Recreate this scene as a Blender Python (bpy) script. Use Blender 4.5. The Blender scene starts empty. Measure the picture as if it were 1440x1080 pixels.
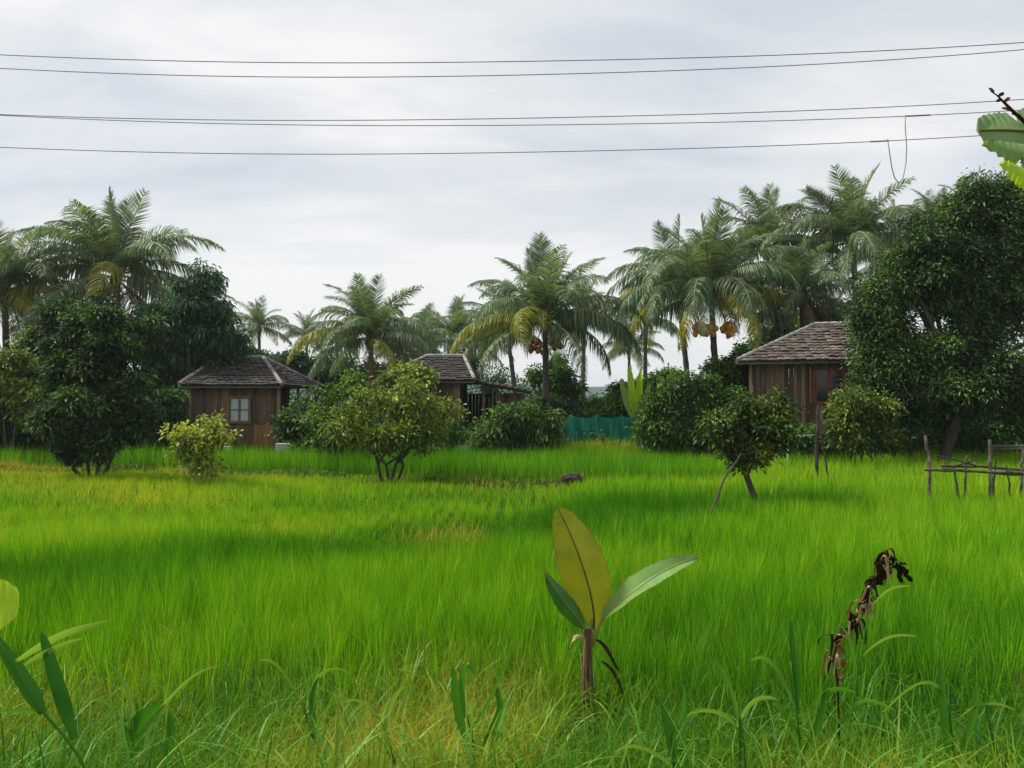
import bpy, math
import numpy as np
from mathutils import Vector
R = math.radians
rng = np.random.default_rng(7)
sc = bpy.context.scene
col = sc.collection

# ------------------------------------------------------------------ camera
CAM_Z = 2.6; FPX = 1045.0; PITCH = math.atan2(20, FPX)
cd = bpy.data.cameras.new('camera'); cam = bpy.data.objects.new('camera', cd); col.objects.link(cam)
cam.location = (0, 0, CAM_Z); cam.rotation_euler = (R(90) + PITCH, 0, 0)
cd.sensor_width = 36; cd.lens = 36 * FPX / 1440; cd.clip_start = 0.05; cd.clip_end = 5000
sc.camera = cam

# ------------------------------------------------------------------ light
SUN_EL, SUN_AZ = R(52), R(-78)            # azimuth measured clockwise from +Y (view direction)
S = Vector((math.cos(SUN_EL) * math.sin(SUN_AZ), math.cos(SUN_EL) * math.cos(SUN_AZ), math.sin(SUN_EL)))
sl = bpy.data.lights.new('sun', 'SUN'); sl.energy = 5.0; sl.angle = R(7); sl.color = (1, .955, .87)
so = bpy.data.objects.new('sun', sl); col.objects.link(so); so.location = (-20, 0, 30)
so.rotation_euler = S.to_track_quat('Z', 'Y').to_euler()
sc.view_settings.view_transform = 'Standard'; sc.view_settings.look = 'None'
sc.view_settings.exposure = 0.14; sc.view_settings.gamma = 1.0
sc.render.engine = 'CYCLES'
sc.cycles.max_bounces = 6; sc.cycles.diffuse_bounces = 3; sc.cycles.transmission_bounces = 4
sc.cycles.volume_bounces = 1; sc.cycles.transparent_max_bounces = 8
sc.cycles.sample_clamp_indirect = 4.0

class NT:
    """tiny node-tree helper"""
    def __init__(s, tree): s.t = tree; s.n = tree.nodes; s.l = tree.links
    def new(s, typ, **kw):
        nd = s.n.new(typ)
        for k, v in kw.items(): setattr(nd, k, v)
        return nd
    def put(s, sock, v):
        if v is None: return
        if hasattr(v, 'links') or isinstance(v, bpy.types.NodeSocket): s.l.new(v, sock)
        else:
            if isinstance(v, (tuple, list)) and len(v) == 3 and sock.type == 'RGBA': v = (*v, 1)
            sock.default_value = v
    def math(s, op, a, b=None, c=None, clamp=False):
        nd = s.new('ShaderNodeMath', operation=op, use_clamp=clamp)
        for i, v in enumerate((a, b, c)):
            if v is not None: s.put(nd.inputs[i], v)
        return nd.outputs[0]
    def mix(s, f, a, b, blend='MIX'):
        nd = s.new('ShaderNodeMix', data_type='RGBA', blend_type=blend)
        s.put(nd.inputs[0], f); s.put(nd.inputs[6], a); s.put(nd.inputs[7], b)
        return nd.outputs[2]
    def noise(s, vec, scale, detail=3, rough=.5, dist=0):
        nd = s.new('ShaderNodeTexNoise'); s.put(nd.inputs['Vector'], vec)
        nd.inputs['Scale'].default_value = scale; nd.inputs['Detail'].default_value = detail
        nd.inputs['Roughness'].default_value = rough; nd.inputs['Distortion'].default_value = dist
        return nd.outputs['Fac']
    def ramp(s, f, stops):
        nd = s.new('ShaderNodeValToRGB'); s.put(nd.inputs[0], f); cr = nd.color_ramp
        while len(cr.elements) < len(stops): cr.elements.new(.5)
        for e, (p, c) in zip(cr.elements, stops):
            e.position = p; e.color = (*c, 1) if len(c) == 3 else c
        return nd.outputs[0]
    def map(s, v, a, b, c=0., d=1.):
        nd = s.new('ShaderNodeMapRange'); s.put(nd.inputs[0], v)
        for i, q in enumerate((a, b, c, d)): nd.inputs[i + 1].default_value = q
        return nd.outputs[0]
    def mapping(s, vec, scale=(1, 1, 1), loc=(0, 0, 0)):
        nd = s.new('ShaderNodeMapping'); s.put(nd.inputs[0], vec)
        nd.inputs['Scale'].default_value = scale; nd.inputs['Location'].default_value = loc
        return nd.outputs[0]

# ------------------------------------------------------------------ sky (world)
w = bpy.data.worlds.new('World'); sc.world = w; w.use_nodes = True
T = NT(w.node_tree); T.n.clear()
gen = T.new('ShaderNodeTexCoord').outputs['Generated']
sep = T.new('ShaderNodeSeparateXYZ'); T.put(sep.inputs[0], gen)
dx, dy, dz = sep.outputs
zz = T.math('ADD', T.math('MAXIMUM', dz, 0.0), 0.16)
cmb = T.new('ShaderNodeCombineXYZ')
T.put(cmb.inputs[0], T.math('DIVIDE', dx, zz)); T.put(cmb.inputs[1], T.math('DIVIDE', dy, zz))
P = cmb.outputs[0]
n1 = T.noise(T.mapping(P, (.55, .9, 1), (3.1, 1.7, 0)), 1.0, 4, .5, .35)
n2 = T.noise(T.mapping(P, (.7, 1.7, 1), (.3, 5.2, 0)), 2.2, 6, .58, .5)
cf = T.math('ADD', T.math('MULTIPLY', n1, .68), T.math('MULTIPLY', n2, .32))
# bright region of cloud where the sun stands behind it (upper left)
gl = T.new('ShaderNodeVectorMath', operation='DOT_PRODUCT'); T.put(gl.inputs[0], gen)
gl.inputs[1].default_value = Vector((-.30, .86, .36)).normalized()
glow = T.map(gl.outputs['Value'], .86, 1.0)
cf = T.math('ADD', cf, T.math('MULTIPLY', glow, .12))
cloud = T.ramp(cf, [(.38, (.55, .62, .70)), (.46, (.66, .715, .77)), (.54, (.79, .81, .825)), (.62, (.94, .935, .92))])
band = T.ramp(dz, [(0., (.80, .82, .84)), (.17, (.88, .885, .885)), (.30, (.76, .79, .82)), (.6, (.66, .71, .78))])
cloud = T.mix(T.map(dz, .05, .30, .72, .05), cloud, band)
sky = T.new('ShaderNodeTexSky', sky_type='NISHITA'); sky.sun_disc = False
sky.sun_elevation = SUN_EL; sky.sun_rotation = SUN_AZ; sky.air_density = 1.2; sky.dust_density = 2.0
b1 = T.new('ShaderNodeBackground'); T.put(b1.inputs[0], sky.outputs[0]); b1.inputs[1].default_value = .10
b2 = T.new('ShaderNodeBackground'); T.put(b2.inputs[0], cloud); b2.inputs[1].default_value = .98
ms = T.new('ShaderNodeMixShader'); ms.inputs[0].default_value = .88
T.l.new(b1.outputs[0], ms.inputs[1]); T.l.new(b2.outputs[0], ms.inputs[2])
T.l.new(ms.outputs[0], T.new('ShaderNodeOutputWorld').inputs[0])

# ------------------------------------------------------------------ helpers
def at(px, py, Y):
    a = px - 720.; b = 540. - py
    d = np.array([a, math.cos(PITCH) * FPX - math.sin(PITCH) * b, math.sin(PITCH) * FPX + math.cos(PITCH) * b])
    return np.array([0, 0, CAM_Z]) + d * (Y / d[1])

def smooth(e0, e1, x):
    t = np.clip((x - e0) / (e1 - e0), 0, 1); return t * t * (3 - 2 * t)

_ph = np.random.default_rng(3).uniform(0, 6.28, (4, 12)); _fr = np.random.default_rng(4).normal(0, 1, (4, 12, 2))
def nz(x, y, s=1., k=0):
    """smooth pseudo noise in about [-1, 1]"""
    v = 0
    for i in range(12):
        f = _fr[k, i] * s; v = v + np.sin(x * f[0] + y * f[1] + _ph[k, i])
    return v / 3.6

BX = np.array([-30, -13.7, -8, -4.1, -.4, 2.5, 5.8, 40]); BY = np.array([27, 25.6, 25, 23.8, 21.6, 21.2, 21.8, 22])
def bund_y(x): return np.interp(x, BX, BY) + .25 * np.sin(x * .9)
def bund_h(x, y):
    d = y - bund_y(x)
    return np.exp(-(d / .38) ** 2) * (1 - smooth(5.8, 7.5, x)) * .22 * (1 + .35 * nz(x, y, 1.7, 1))
def ground_z(x, y):
    x = np.asarray(x, float); y = np.asarray(y, float)
    z = .03 * nz(x, y, .8)
    z = z + .95 * (1 - smooth(1.2, 6.2, y))
    z = z + bund_h(x, y)
    z = z + .38 * smooth(28.2, 30.5, y)
    return z

class MB:
    def __init__(s): s.V = []; s.F = []; s.n = 0; s.A = []; s.M = []
    def add(s, V, F, rnd=0., mat=0):
        V = np.asarray(V, float).reshape(-1, 3); s.V.append(V)
        a = np.empty(len(V)); a[:] = rnd; s.A.append(a)
        for f in (F if isinstance(F, list) and isinstance(F[0], np.ndarray) else [F]):
            f = np.asarray(f, int)
            if len(f): s.F.append(f + s.n); s.M.append(np.full(len(f), mat))
        s.n += len(V)
    def box(s, c, size, rz=0., rnd=0., mat=0, taper=1.):
        h = np.array(size) / 2.
        v = np.array([[x, y, z] for z in (-1, 1) for y in (-1, 1) for x in (-1, 1)], float) * h
        v[4:, :2] *= taper
        ca, sa = math.cos(rz), math.sin(rz)
        v = np.c_[v[:, 0] * ca - v[:, 1] * sa, v[:, 0] * sa + v[:, 1] * ca, v[:, 2]] + np.array(c)
        s.add(v, [[0, 2, 3, 1], [4, 5, 7, 6], [0, 1, 5, 4], [2, 6, 7, 3], [0, 4, 6, 2], [1, 3, 7, 5]], rnd, mat)
    def beam(s, a, b, wd, ht, rnd=0., mat=0):
        a = np.array(a, float); b = np.array(b, float); d = b - a; L = np.linalg.norm(d); d /= L
        u = np.cross(d, [0, 0, 1.]);
        if np.linalg.norm(u) < .05: u = np.array([1., 0, 0])
        u /= np.linalg.norm(u); v = np.cross(u, d)
        q = [p + u * i * wd / 2 + v * j * ht / 2 for p in (a, b) for j in (-1, 1) for i in (-1, 1)]
        s.add(q, [[0, 1, 3, 2], [4, 6, 7, 5], [0, 4, 5, 1], [2, 3, 7, 6], [0, 2, 6, 4], [1, 5, 7, 3]], rnd, mat)
    def tube(s, P, r, sides=8, rnd=0., mat=0, wob=0.):
        P = np.asarray(P, float); n = len(P); r = np.broadcast_to(np.asarray(r, float), (n,))
        Tn = np.gradient(P, axis=0); Tn /= np.linalg.norm(Tn, axis=1)[:, None] + 1e-9
        u = np.cross(Tn[0], [0.3, 1, .2]); u /= np.linalg.norm(u); U = []
        for i in range(n):
            u = u - Tn[i] * (u @ Tn[i]); u /= np.linalg.norm(u) + 1e-9; U.append(u)
        U = np.array(U); W = np.cross(Tn, U)
        a = np.arange(sides) * 2 * math.pi / sides
        rr = r[:, None] * (1 + (rng.normal(0, wob, (n, sides)) if wob else 0))
        V = P[:, None] + rr[..., None] * (np.cos(a)[None, :, None] * U[:, None] + np.sin(a)[None, :, None] * W[:, None])
        i, j = np.meshgrid(np.arange(n - 1), np.arange(sides), indexing='ij'); j2 = (j + 1) % sides
        F = np.stack([i * sides + j, i * sides + j2, (i + 1) * sides + j2, (i + 1) * sides + j], -1).reshape(-1, 4)
        s.add(V.reshape(-1, 3), [F, np.arange(sides)[None, ::-1], (np.arange(sides) + (n - 1) * sides)[None]], rnd, mat)
    def leaves(s, pos, d, nr, L, W, rnd, droop=.2, mat=0):
        n = len(pos); L = np.broadcast_to(L, (n,))[:, None]; W = np.broadcast_to(W, (n,))[:, None]
        sd = np.cross(d, nr); sd /= np.linalg.norm(sd, axis=1)[:, None] + 1e-6
        m = pos + d * L * .42; up = nr * W * .12
        tip = pos + d * L; tip[:, 2] -= droop * L[:, 0]
        V = np.stack([pos, m - sd * W / 2 + up, m * .4 + tip * .6 - sd * W * .3, tip, m * .4 + tip * .6 + sd * W * .3, m + sd * W / 2 + up], 1)
        b = np.arange(n)[:, None] * 6
        s.add(V.reshape(-1, 3), [b + np.array([0, 1, 2, 3]), b + np.array([0, 3, 4, 5])], np.repeat(np.broadcast_to(rnd, (n,)), 6), mat)
    def blades(s, root, az, lean, curve, L, W, rnd, segs=3, twist=None, mat=0, wprof=1.6):
        n = len(root); t = np.linspace(0, 1, segs + 1)
        th = lean[:, None] + curve[:, None] * t[None, :]
        st = L[:, None] / segs
        thm = (th[:, 1:] + th[:, :-1]) / 2
        hr = np.c_[np.zeros(n), np.cumsum(np.sin(thm) * st, 1)]; vz = np.c_[np.zeros(n), np.cumsum(np.cos(thm) * st, 1)]
        C = root[:, None] + np.stack([hr * np.cos(az)[:, None], hr * np.sin(az)[:, None], vz], -1)
        wa = az + math.pi / 2 + (twist if twist is not None else 0)
        sd = np.stack([np.cos(wa), np.sin(wa), np.zeros(n)], -1)[:, None]
        prof = (.55 + .45 * np.minimum(1, t * 3)) * (1 - t ** wprof)
        hw = W[:, None] * prof[None] / 2
        Lf = C - sd * hw[..., None]; Rt = C + sd * hw[..., None]
        V = np.concatenate([Lf[:, :-1], Rt[:, :-1], C[:, -1:]], 1); k = 2 * segs + 1
        b = np.arange(n)[:, None] * k; F = []
        for i in range(segs - 1): F.append(b + np.array([i, segs + i, segs + i + 1, i + 1]))
        F.append(b + np.array([segs - 1, 2 * segs - 1, 2 * segs]))
        s.add(V.reshape(-1, 3), F, np.repeat(rnd, k), mat)
    def grid(s, Pts, rnd=0., mat=0, attr=None):
        Pts = np.asarray(Pts, float); n, m = Pts.shape[:2]
        i, j = np.meshgrid(np.arange(n - 1), np.arange(m - 1), indexing='ij')
        F = np.stack([i * m + j, i * m + j + 1, (i + 1) * m + j + 1, (i + 1) * m + j], -1).reshape(-1, 4)
        s.add(Pts.reshape(-1, 3), F, rnd if attr is None else np.asarray(attr).reshape(-1), mat)
    def mesh(s, name, mats, smooth_=False):
        me = bpy.data.meshes.new(name)
        V = np.concatenate(s.V); me.vertices.add(len(V)); me.vertices.foreach_set('co', V.astype(np.float32).ravel())
        tot = np.concatenate([np.full(len(f), f.shape[1]) for f in s.F]); idx = np.concatenate([f.ravel() for f in s.F])
        me.loops.add(len(idx)); me.loops.foreach_set('vertex_index', idx.astype(np.int32))
        me.polygons.add(len(tot)); st = np.r_[0, np.cumsum(tot)[:-1]]
        me.polygons.foreach_set('loop_start', st.astype(np.int32)); me.polygons.foreach_set('loop_total', tot.astype(np.int32))
        me.polygons.foreach_set('material_index', np.concatenate(s.M).astype(np.int32))
        me.polygons.foreach_set('use_smooth', np.full(len(tot), bool(smooth_)))
        a = me.attributes.new('rnd', 'FLOAT', 'POINT'); a.data.foreach_set('value', np.concatenate(s.A).astype(np.float32))
        for m_ in (mats if isinstance(mats, (list, tuple)) else [mats]): me.materials.append(m_)
        me.update(calc_edges=True); me.validate()
        return me
    def build(s, name, mats, parent=None, smooth_=False, **tg):
        o = bpy.data.objects.new(name, s.mesh(name, mats, smooth_)); col.objects.link(o)
        if parent is not None: o.parent = parent
        if tg: tag(o, **tg)
        return o

def tag(o, label=None, cat=None, group=None, kind=None):
    if label: o['label'] = label
    if cat: o['category'] = cat
    if group: o['group'] = group
    if kind: o['kind'] = kind
    return o
def empty(name, loc, label, cat, group=None, rz=0.):
    o = bpy.data.objects.new(name, None); col.objects.link(o); o.location = tuple(float(q) for q in loc)
    o.rotation_euler = (0, 0, rz); o.empty_display_size = .3
    return tag(o, label, cat, group)
def unit(v): return v / (np.linalg.norm(v, axis=-1, keepdims=True) + 1e-9)
def rnd_unit(n): return unit(rng.normal(0, 1, (n, 3)))

# ------------------------------------------------------------------ materials
def mat_base(name):
    m = bpy.data.materials.new(name); m.use_nodes = True; t = NT(m.node_tree); t.n.clear(); return m, t
def attr(t): 
    a = t.new('ShaderNodeAttribute', attribute_name='rnd'); return a.outputs['Fac']
def leaf_mat(name, stops, trans=.35, rough=.5, clump=1.2, spec=.3, tcol=(1.25, 1.15, .55), var=.35):
    m, t = mat_base(name)
    f = attr(t); oc = t.new('ShaderNodeTexCoord').outputs['Object']
    nf = t.noise(oc, clump, 3)
    ff = t.math('ADD', f, t.math('MULTIPLY', t.math('SUBTRACT', nf, .5), var), clamp=True)
    c = t.ramp(ff, stops)
    p = t.new('ShaderNodeBsdfPrincipled'); t.put(p.inputs['Base Color'], c); p.inputs['Roughness'].default_value = rough
    p.inputs['Specular IOR Level'].default_value = spec
    tr = t.new('ShaderNodeBsdfTranslucent'); t.put(tr.inputs[0], t.mix(1., c, tcol, 'MULTIPLY'))
    mx = t.new('ShaderNodeMixShader'); mx.inputs[0].default_value = trans
    t.l.new(p.outputs[0], mx.inputs[1]); t.l.new(tr.outputs[0], mx.inputs[2])
    t.l.new(mx.outputs[0], t.new('ShaderNodeOutputMaterial').inputs[0]); return m
def solid_mat(name, stops, scale=3., rough=.8, vec_scale=(1, 1, 1), bump=.3, bscale=None, mixr=.5, spec=.3, metal=0):
    m, t = mat_base(name); oc = t.new('ShaderNodeTexCoord').outputs['Object']
    v = t.mapping(oc, vec_scale); n = t.noise(v, scale, 6, .6)
    f = t.math('ADD', t.math('MULTIPLY', attr(t), mixr), t.math('MULTIPLY', t.map(n, .25, .75), 1 - mixr))
    p = t.new('ShaderNodeBsdfPrincipled'); t.put(p.inputs['Base Color'], t.ramp(f, stops)); p.inputs['Roughness'].default_value = rough
    p.inputs['Specular IOR Level'].default_value = spec; p.inputs['Metallic'].default_value = metal
    b = t.new('ShaderNodeBump'); b.inputs['Strength'].default_value = bump; b.inputs['Distance'].default_value = .02
    t.put(b.inputs['Height'], t.noise(v, bscale or scale * 4, 4)); t.l.new(b.outputs[0], p.inputs['Normal'])
    t.l.new(p.outputs[0], t.new('ShaderNodeOutputMaterial').inputs[0]); return m

M = {}
# rice: rnd < .5 deep green, > .5 bright
M['rice'] = leaf_mat('rice', [(0, (.035, .15, .006)), (.35, (.075, .25, .008)), (.6, (.145, .39, .009)), (.85, (.225, .47, .012)), (1, (.42, .50, .03))], .36, .6, 1.3, .05, (1.25, 1.1, .4), .2)
M['weed'] = leaf_mat('weed', [(0, (.025, .10, .008)), (.35, (.09, .24, .012)), (.6, (.22, .33, .02)), (.8, (.38, .34, .035)), (1, (.46, .29, .07))], .4, .7, 1.5, .08, (1.15, 1.05, .5), .5)
M['reed'] = leaf_mat('reed_leaf', [(0, (.022, .12, .012)), (.5, (.08, .26, .02)), (1, (.27, .42, .08))], .38, .5, 2., .2, (1.2, 1.15, .5), .3)
M['palm'] = leaf_mat('palm_leaf', [(0, (.035, .085, .045)), (.5, (.12, .19, .09)), (1, (.28, .35, .16))], .40, .5, .6, .35, (1.15, 1.15, .6), .4)
M['palm_y'] = leaf_mat('palm_leaf_yellow', [(0, (.12, .17, .02)), (.5, (.27, .28, .03)), (1, (.46, .36, .04))], .4, .5, .8, .3, (1.15, 1.1, .5), .5)
M['palm_b'] = leaf_mat('palm_leaf_dry', [(0, (.07, .05, .025)), (1, (.2, .14, .06))], .2, .8, .8, .1, (1, 1, 1), .5)
M['dark'] = leaf_mat('dark_leaf', [(0, (.007, .022, .006)), (.4, (.022, .062, .014)), (.7, (.07, .15, .03)), (1, (.19, .31, .08))], .25, .5, 1.1, .25, (1.2, 1.2, .5), .5)
M['teal'] = leaf_mat('teal_leaf', [(0, (.010, .04, .018)), (.5, (.035, .10, .04)), (1, (.13, .24, .10))], .28, .5, .9, .25, (1.1, 1.2, .7), .5)
M['mid'] = leaf_mat('mid_leaf', [(0, (.010, .038, .008)), (.45, (.045, .125, .016)), (1, (.19, .33, .045))], .32, .5, 1.1, .25, (1.2, 1.15, .5), .5)
M['bright'] = leaf_mat('bright_leaf', [(0, (.04, .08, .008)), (.5, (.15, .22, .018)), (1, (.36, .42, .05))], .35, .45, .9, .4, (1.2, 1.15, .5), .5)
M['olive'] = leaf_mat('olive_leaf', [(0, (.012, .03, .007)), (.5, (.055, .11, .016)), (1, (.22, .28, .03))], .3, .45, 1.5, .3, (1.2, 1.15, .5), .6)
M['lime'] = leaf_mat('lime_leaf', [(0, (.08, .14, .014)), (.5, (.28, .35, .035)), (1, (.58, .60, .10))], .35, .45, 1.2, .4, (1.15, 1.1, .5), .5)
M['bark'] = solid_mat('bark', [(0, (.018, .015, .012)), (.5, (.05, .042, .034)), (1, (.14, .12, .10))], 6, .9, (1, 1, .3), .6)
M['palmbark'] = solid_mat('palm_bark', [(0, (.035, .03, .027)), (.5, (.10, .09, .08)), (1, (.2, .18, .16))], 4, .9, (.5, .5, 5), .6)
M['rachis'] = solid_mat('rachis', [(0, (.10, .13, .03)), (1, (.25, .24, .07))], 3, .6)
M['coconut'] = solid_mat('coconut', [(0, (.55, .16, .02)), (.5, (.80, .30, .04)), (1, (.9, .5, .12))], 4, .45, mixr=.8)
M['coconut_d'] = solid_mat('coconut_brown', [(0, (.09, .035, .018)), (.5, (.25, .09, .03)), (1, (.42, .19, .07))], 4, .6, mixr=.8)
M['plank'] = solid_mat('weathered_plank', [(0, (.028, .020, .014)), (.35, (.10, .065, .042)), (.7, (.24, .15, .09)), (1, (.40, .28, .18))], 3, .85, (6, 6, .5), .5, 18, .6)
M['plank_r'] = solid_mat('orange_plank', [(0, (.17, .08, .03)), (1, (.36, .19, .07))], 3, .8, (6, 6, .6), .4, 18, .5)
M['plank_g'] = solid_mat('grey_plank', [(0, (.06, .05, .042)), (.5, (.13, .11, .09)), (1, (.22, .19, .155))], 3, .85, (6, 6, .5), .5, 18, .6)
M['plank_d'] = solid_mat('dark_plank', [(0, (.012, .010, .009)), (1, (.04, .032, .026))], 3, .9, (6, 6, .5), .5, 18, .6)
M['tile'] = solid_mat('roof_tile', [(0, (.018, .016, .015)), (.45, (.046, .038, .034)), (.8, (.095, .078, .068)), (1, (.21, .18, .155))], 2.2, .9, (1, 1, 1), .5, 20, .55)
M['tile_b'] = solid_mat('roof_tile_brown', [(0, (.03, .022, .018)), (.4, (.080, .062, .050)), (.75, (.155, .125, .10)), (1, (.34, .29, .25))], 2.2, .9, (1, 1, 1), .5, 20, .55)
M['mortar'] = solid_mat('ridge_mortar', [(0, (.10, .09, .08)), (1, (.42, .40, .37))], 5, .95)
M['redwood'] = solid_mat('red_painted_wood', [(0, (.16, .035, .02)), (1, (.33, .085, .05))], 5, .6)
M['framewood'] = solid_mat('window_frame_wood', [(0, (.14, .07, .04)), (1, (.30, .17, .10))], 5, .7)
M['whitewood'] = solid_mat('pale_paint', [(0, (.35, .34, .32)), (1, (.62, .61, .58))], 4, .8)
M['curtain'] = solid_mat('pale_blue_curtain', [(0, (.28, .42, .44)), (1, (.60, .70, .66))], 4, .9, (3, 3, .5), .3)
M['concrete'] = solid_mat('concrete', [(0, (.28, .27, .25)), (1, (.62, .61, .58))], 4, .9)
M['stick'] = solid_mat('weathered_stick', [(0, (.02, .016, .013)), (.5, (.06, .048, .038)), (1, (.22, .18, .14))], 7, .9, (1, 1, 1), .6, mixr=.3)
M['wire'] = solid_mat('cable', [(0, (.2, .2, .21)), (1, (.3, .3, .31))], 5, .6)
M['dead'] = leaf_mat('withered_leaf', [(0, (.018, .010, .008)), (.55, (.06, .03, .018)), (.8, (.26, .14, .05)), (1, (.50, .38, .20))], .15, .8, 9, .1, (1, .9, .7), .8)
M['bstem'] = solid_mat('banana_sheath', [(0, (.035, .022, .014)), (.4, (.11, .065, .035)), (.75, (.25, .15, .07)), (1, (.42, .33, .15))], 9, .8, (3, 3, .35), .7, 30, .45)
M['terracotta'] = solid_mat('blue_plastic', [(0, (.02, .2, .2)), (1, (.03, .30, .28))], 4, .4)

def banana_mat(name, a, b, trans, edge=(.20, .10, .03)):
    m, t = mat_base(name); f = attr(t)          # rnd: 0 midrib .. 1 margin
    oc = t.new('ShaderNodeTexCoord').outputs['Object']
    c = t.mix(t.map(t.noise(oc, 5., 5), .3, .7), a, b)
    c = t.mix(t.map(f, .93, 1.03), c, edge)
    p = t.new('ShaderNodeBsdfPrincipled'); t.put(p.inputs['Base Color'], c); p.inputs['Roughness'].default_value = .38
    tr = t.new('ShaderNodeBsdfTranslucent'); t.put(tr.inputs[0], t.mix(1., c, (1.3, 1.15, .4), 'MULTIPLY'))
    mx = t.new('ShaderNodeMixShader'); mx.inputs[0].default_value = trans
    t.l.new(p.outputs[0], mx.inputs[1]); t.l.new(tr.outputs[0], mx.inputs[2])
    t.l.new(mx.outputs[0], t.new('ShaderNodeOutputMaterial').inputs[0]); return m
M['ban_olive'] = banana_mat('banana_leaf_olive', (.20, .235, .010), (.30, .335, .016), .45)
M['ban_green'] = banana_mat('banana_leaf_green', (.13, .27, .05), (.24, .38, .10), .35)
M['ban_dark'] = banana_mat('banana_leaf_dark', (.02, .10, .02), (.05, .16, .03), .25)
M['ban_lime'] = banana_mat('banana_leaf_lime', (.34, .58, .01), (.46, .70, .02), .55)
M['ban_top'] = banana_mat('banana_leaf_pale', (.14, .26, .10), (.24, .36, .15), .35, (.16, .07, .04))

def net_mat(name, a, b):
    m, t = mat_base(name); oc = t.new('ShaderNodeTexCoord').outputs['Object']
    c = t.mix(t.noise(t.mapping(oc, (1, 1, .4)), 2.5, 5), a, b)
    p = t.new('ShaderNodeBsdfPrincipled'); t.put(p.inputs['Base Color'], c); p.inputs['Roughness'].default_value = .7
    tr = t.new('ShaderNodeBsdfTranslucent'); t.put(tr.inputs[0], c)
    mx = t.new('ShaderNodeMixShader'); mx.inputs[0].default_value = .4
    t.l.new(p.outputs[0], mx.inputs[1]); t.l.new(tr.outputs[0], mx.inputs[2])
    t.l.new(mx.outputs[0], t.new('ShaderNodeOutputMaterial').inputs[0]); return m
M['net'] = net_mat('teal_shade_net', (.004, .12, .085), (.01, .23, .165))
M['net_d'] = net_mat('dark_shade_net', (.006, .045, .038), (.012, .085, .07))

m, t = mat_base('field_ground'); oc = t.new('ShaderNodeTexCoord').outputs['Object']
c = t.ramp(t.noise(oc, .9, 8, .65), [(.3, (.012, .024, .004)), (.5, (.025, .045, .007)), (.62, (.045, .05, .010)), (.75, (.09, .07, .018))])
c = t.mix(attr(t), c, t.ramp(t.noise(oc, 4, 6, .7), [(.35, (.07, .09, .012)), (.55, (.20, .13, .03)), (.7, (.30, .19, .05))]))
p = t.new('ShaderNodeBsdfPrincipled'); t.put(p.inputs['Base Color'], c); p.inputs['Roughness'].default_value = 1.; p.inputs['Specular IOR Level'].default_value = .03
b = t.new('ShaderNodeBump'); b.inputs['Strength'].default_value = .6; t.put(b.inputs['Height'], t.noise(oc, 9, 5)); t.l.new(b.outputs[0], p.inputs['Normal'])
t.l.new(p.outputs[0], t.new('ShaderNodeOutputMaterial').inputs[0]); M['ground'] = m
m, t = mat_base('hazy_hill_forest'); oc = t.new('ShaderNodeTexCoord').outputs['Object']
p = t.new('ShaderNodeBsdfPrincipled'); t.put(p.inputs['Base Color'], t.ramp(t.noise(oc, .05, 8, .7), [(.35, (.035, .06, .055)), (.65, (.07, .11, .09))]))  # blue-green tint: distance haze put into the hill colour
p.inputs['Roughness'].default_value = 1.; t.l.new(p.outputs[0], t.new('ShaderNodeOutputMaterial').inputs[0]); M['hill'] = m

# ------------------------------------------------------------------ ground and hills
xs = np.unique(np.r_[-420, -300, -200, -120, -80, -60, np.arange(-45, 45.1, .35), 60, 80, 120, 200, 300, 420])
ys = np.unique(np.r_[-60, -20, -5, np.arange(0, 34, .16), 36, 40, 50, 65, 90, 120, 180, 260, 360, 420])
X, Y = np.meshgrid(xs, ys, indexing='ij')
Z = ground_z(X, Y)
bd = np.exp(-((Y - bund_y(X)) / .6) ** 2) * (1 - smooth(6, 7.5, X)); bd = np.clip(bd * smooth(-.2, .9, nz(X, Y, .8, 2)) * .7, 0, 1)
g = MB(); g.grid(np.stack([X, Y, Z], -1), attr=bd); g.build('ground', M['ground'], smooth_=True, kind='structure')
hx = np.linspace(-400, 400, 161); hr = []
prof = 6 + 3.4 * nz(hx, 0 * hx, .012) + 1.2 * nz(hx, 0 * hx, .06, 1) + 2.5 * smooth(-150, 100, hx)
for k, (yy, f) in enumerate([(300, -.1), (320, .5), (345, .9), (370, 1.), (400, .6), (415, -.2)]):
    hr.append(np.stack([hx, yy + 6 * nz(hx, hx * 0 + k, .03), np.maximum(prof, 2) * f], -1))
g = MB(); g.grid(hr); g.build('hills', M['hill'], smooth_=True, kind='structure')

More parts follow.
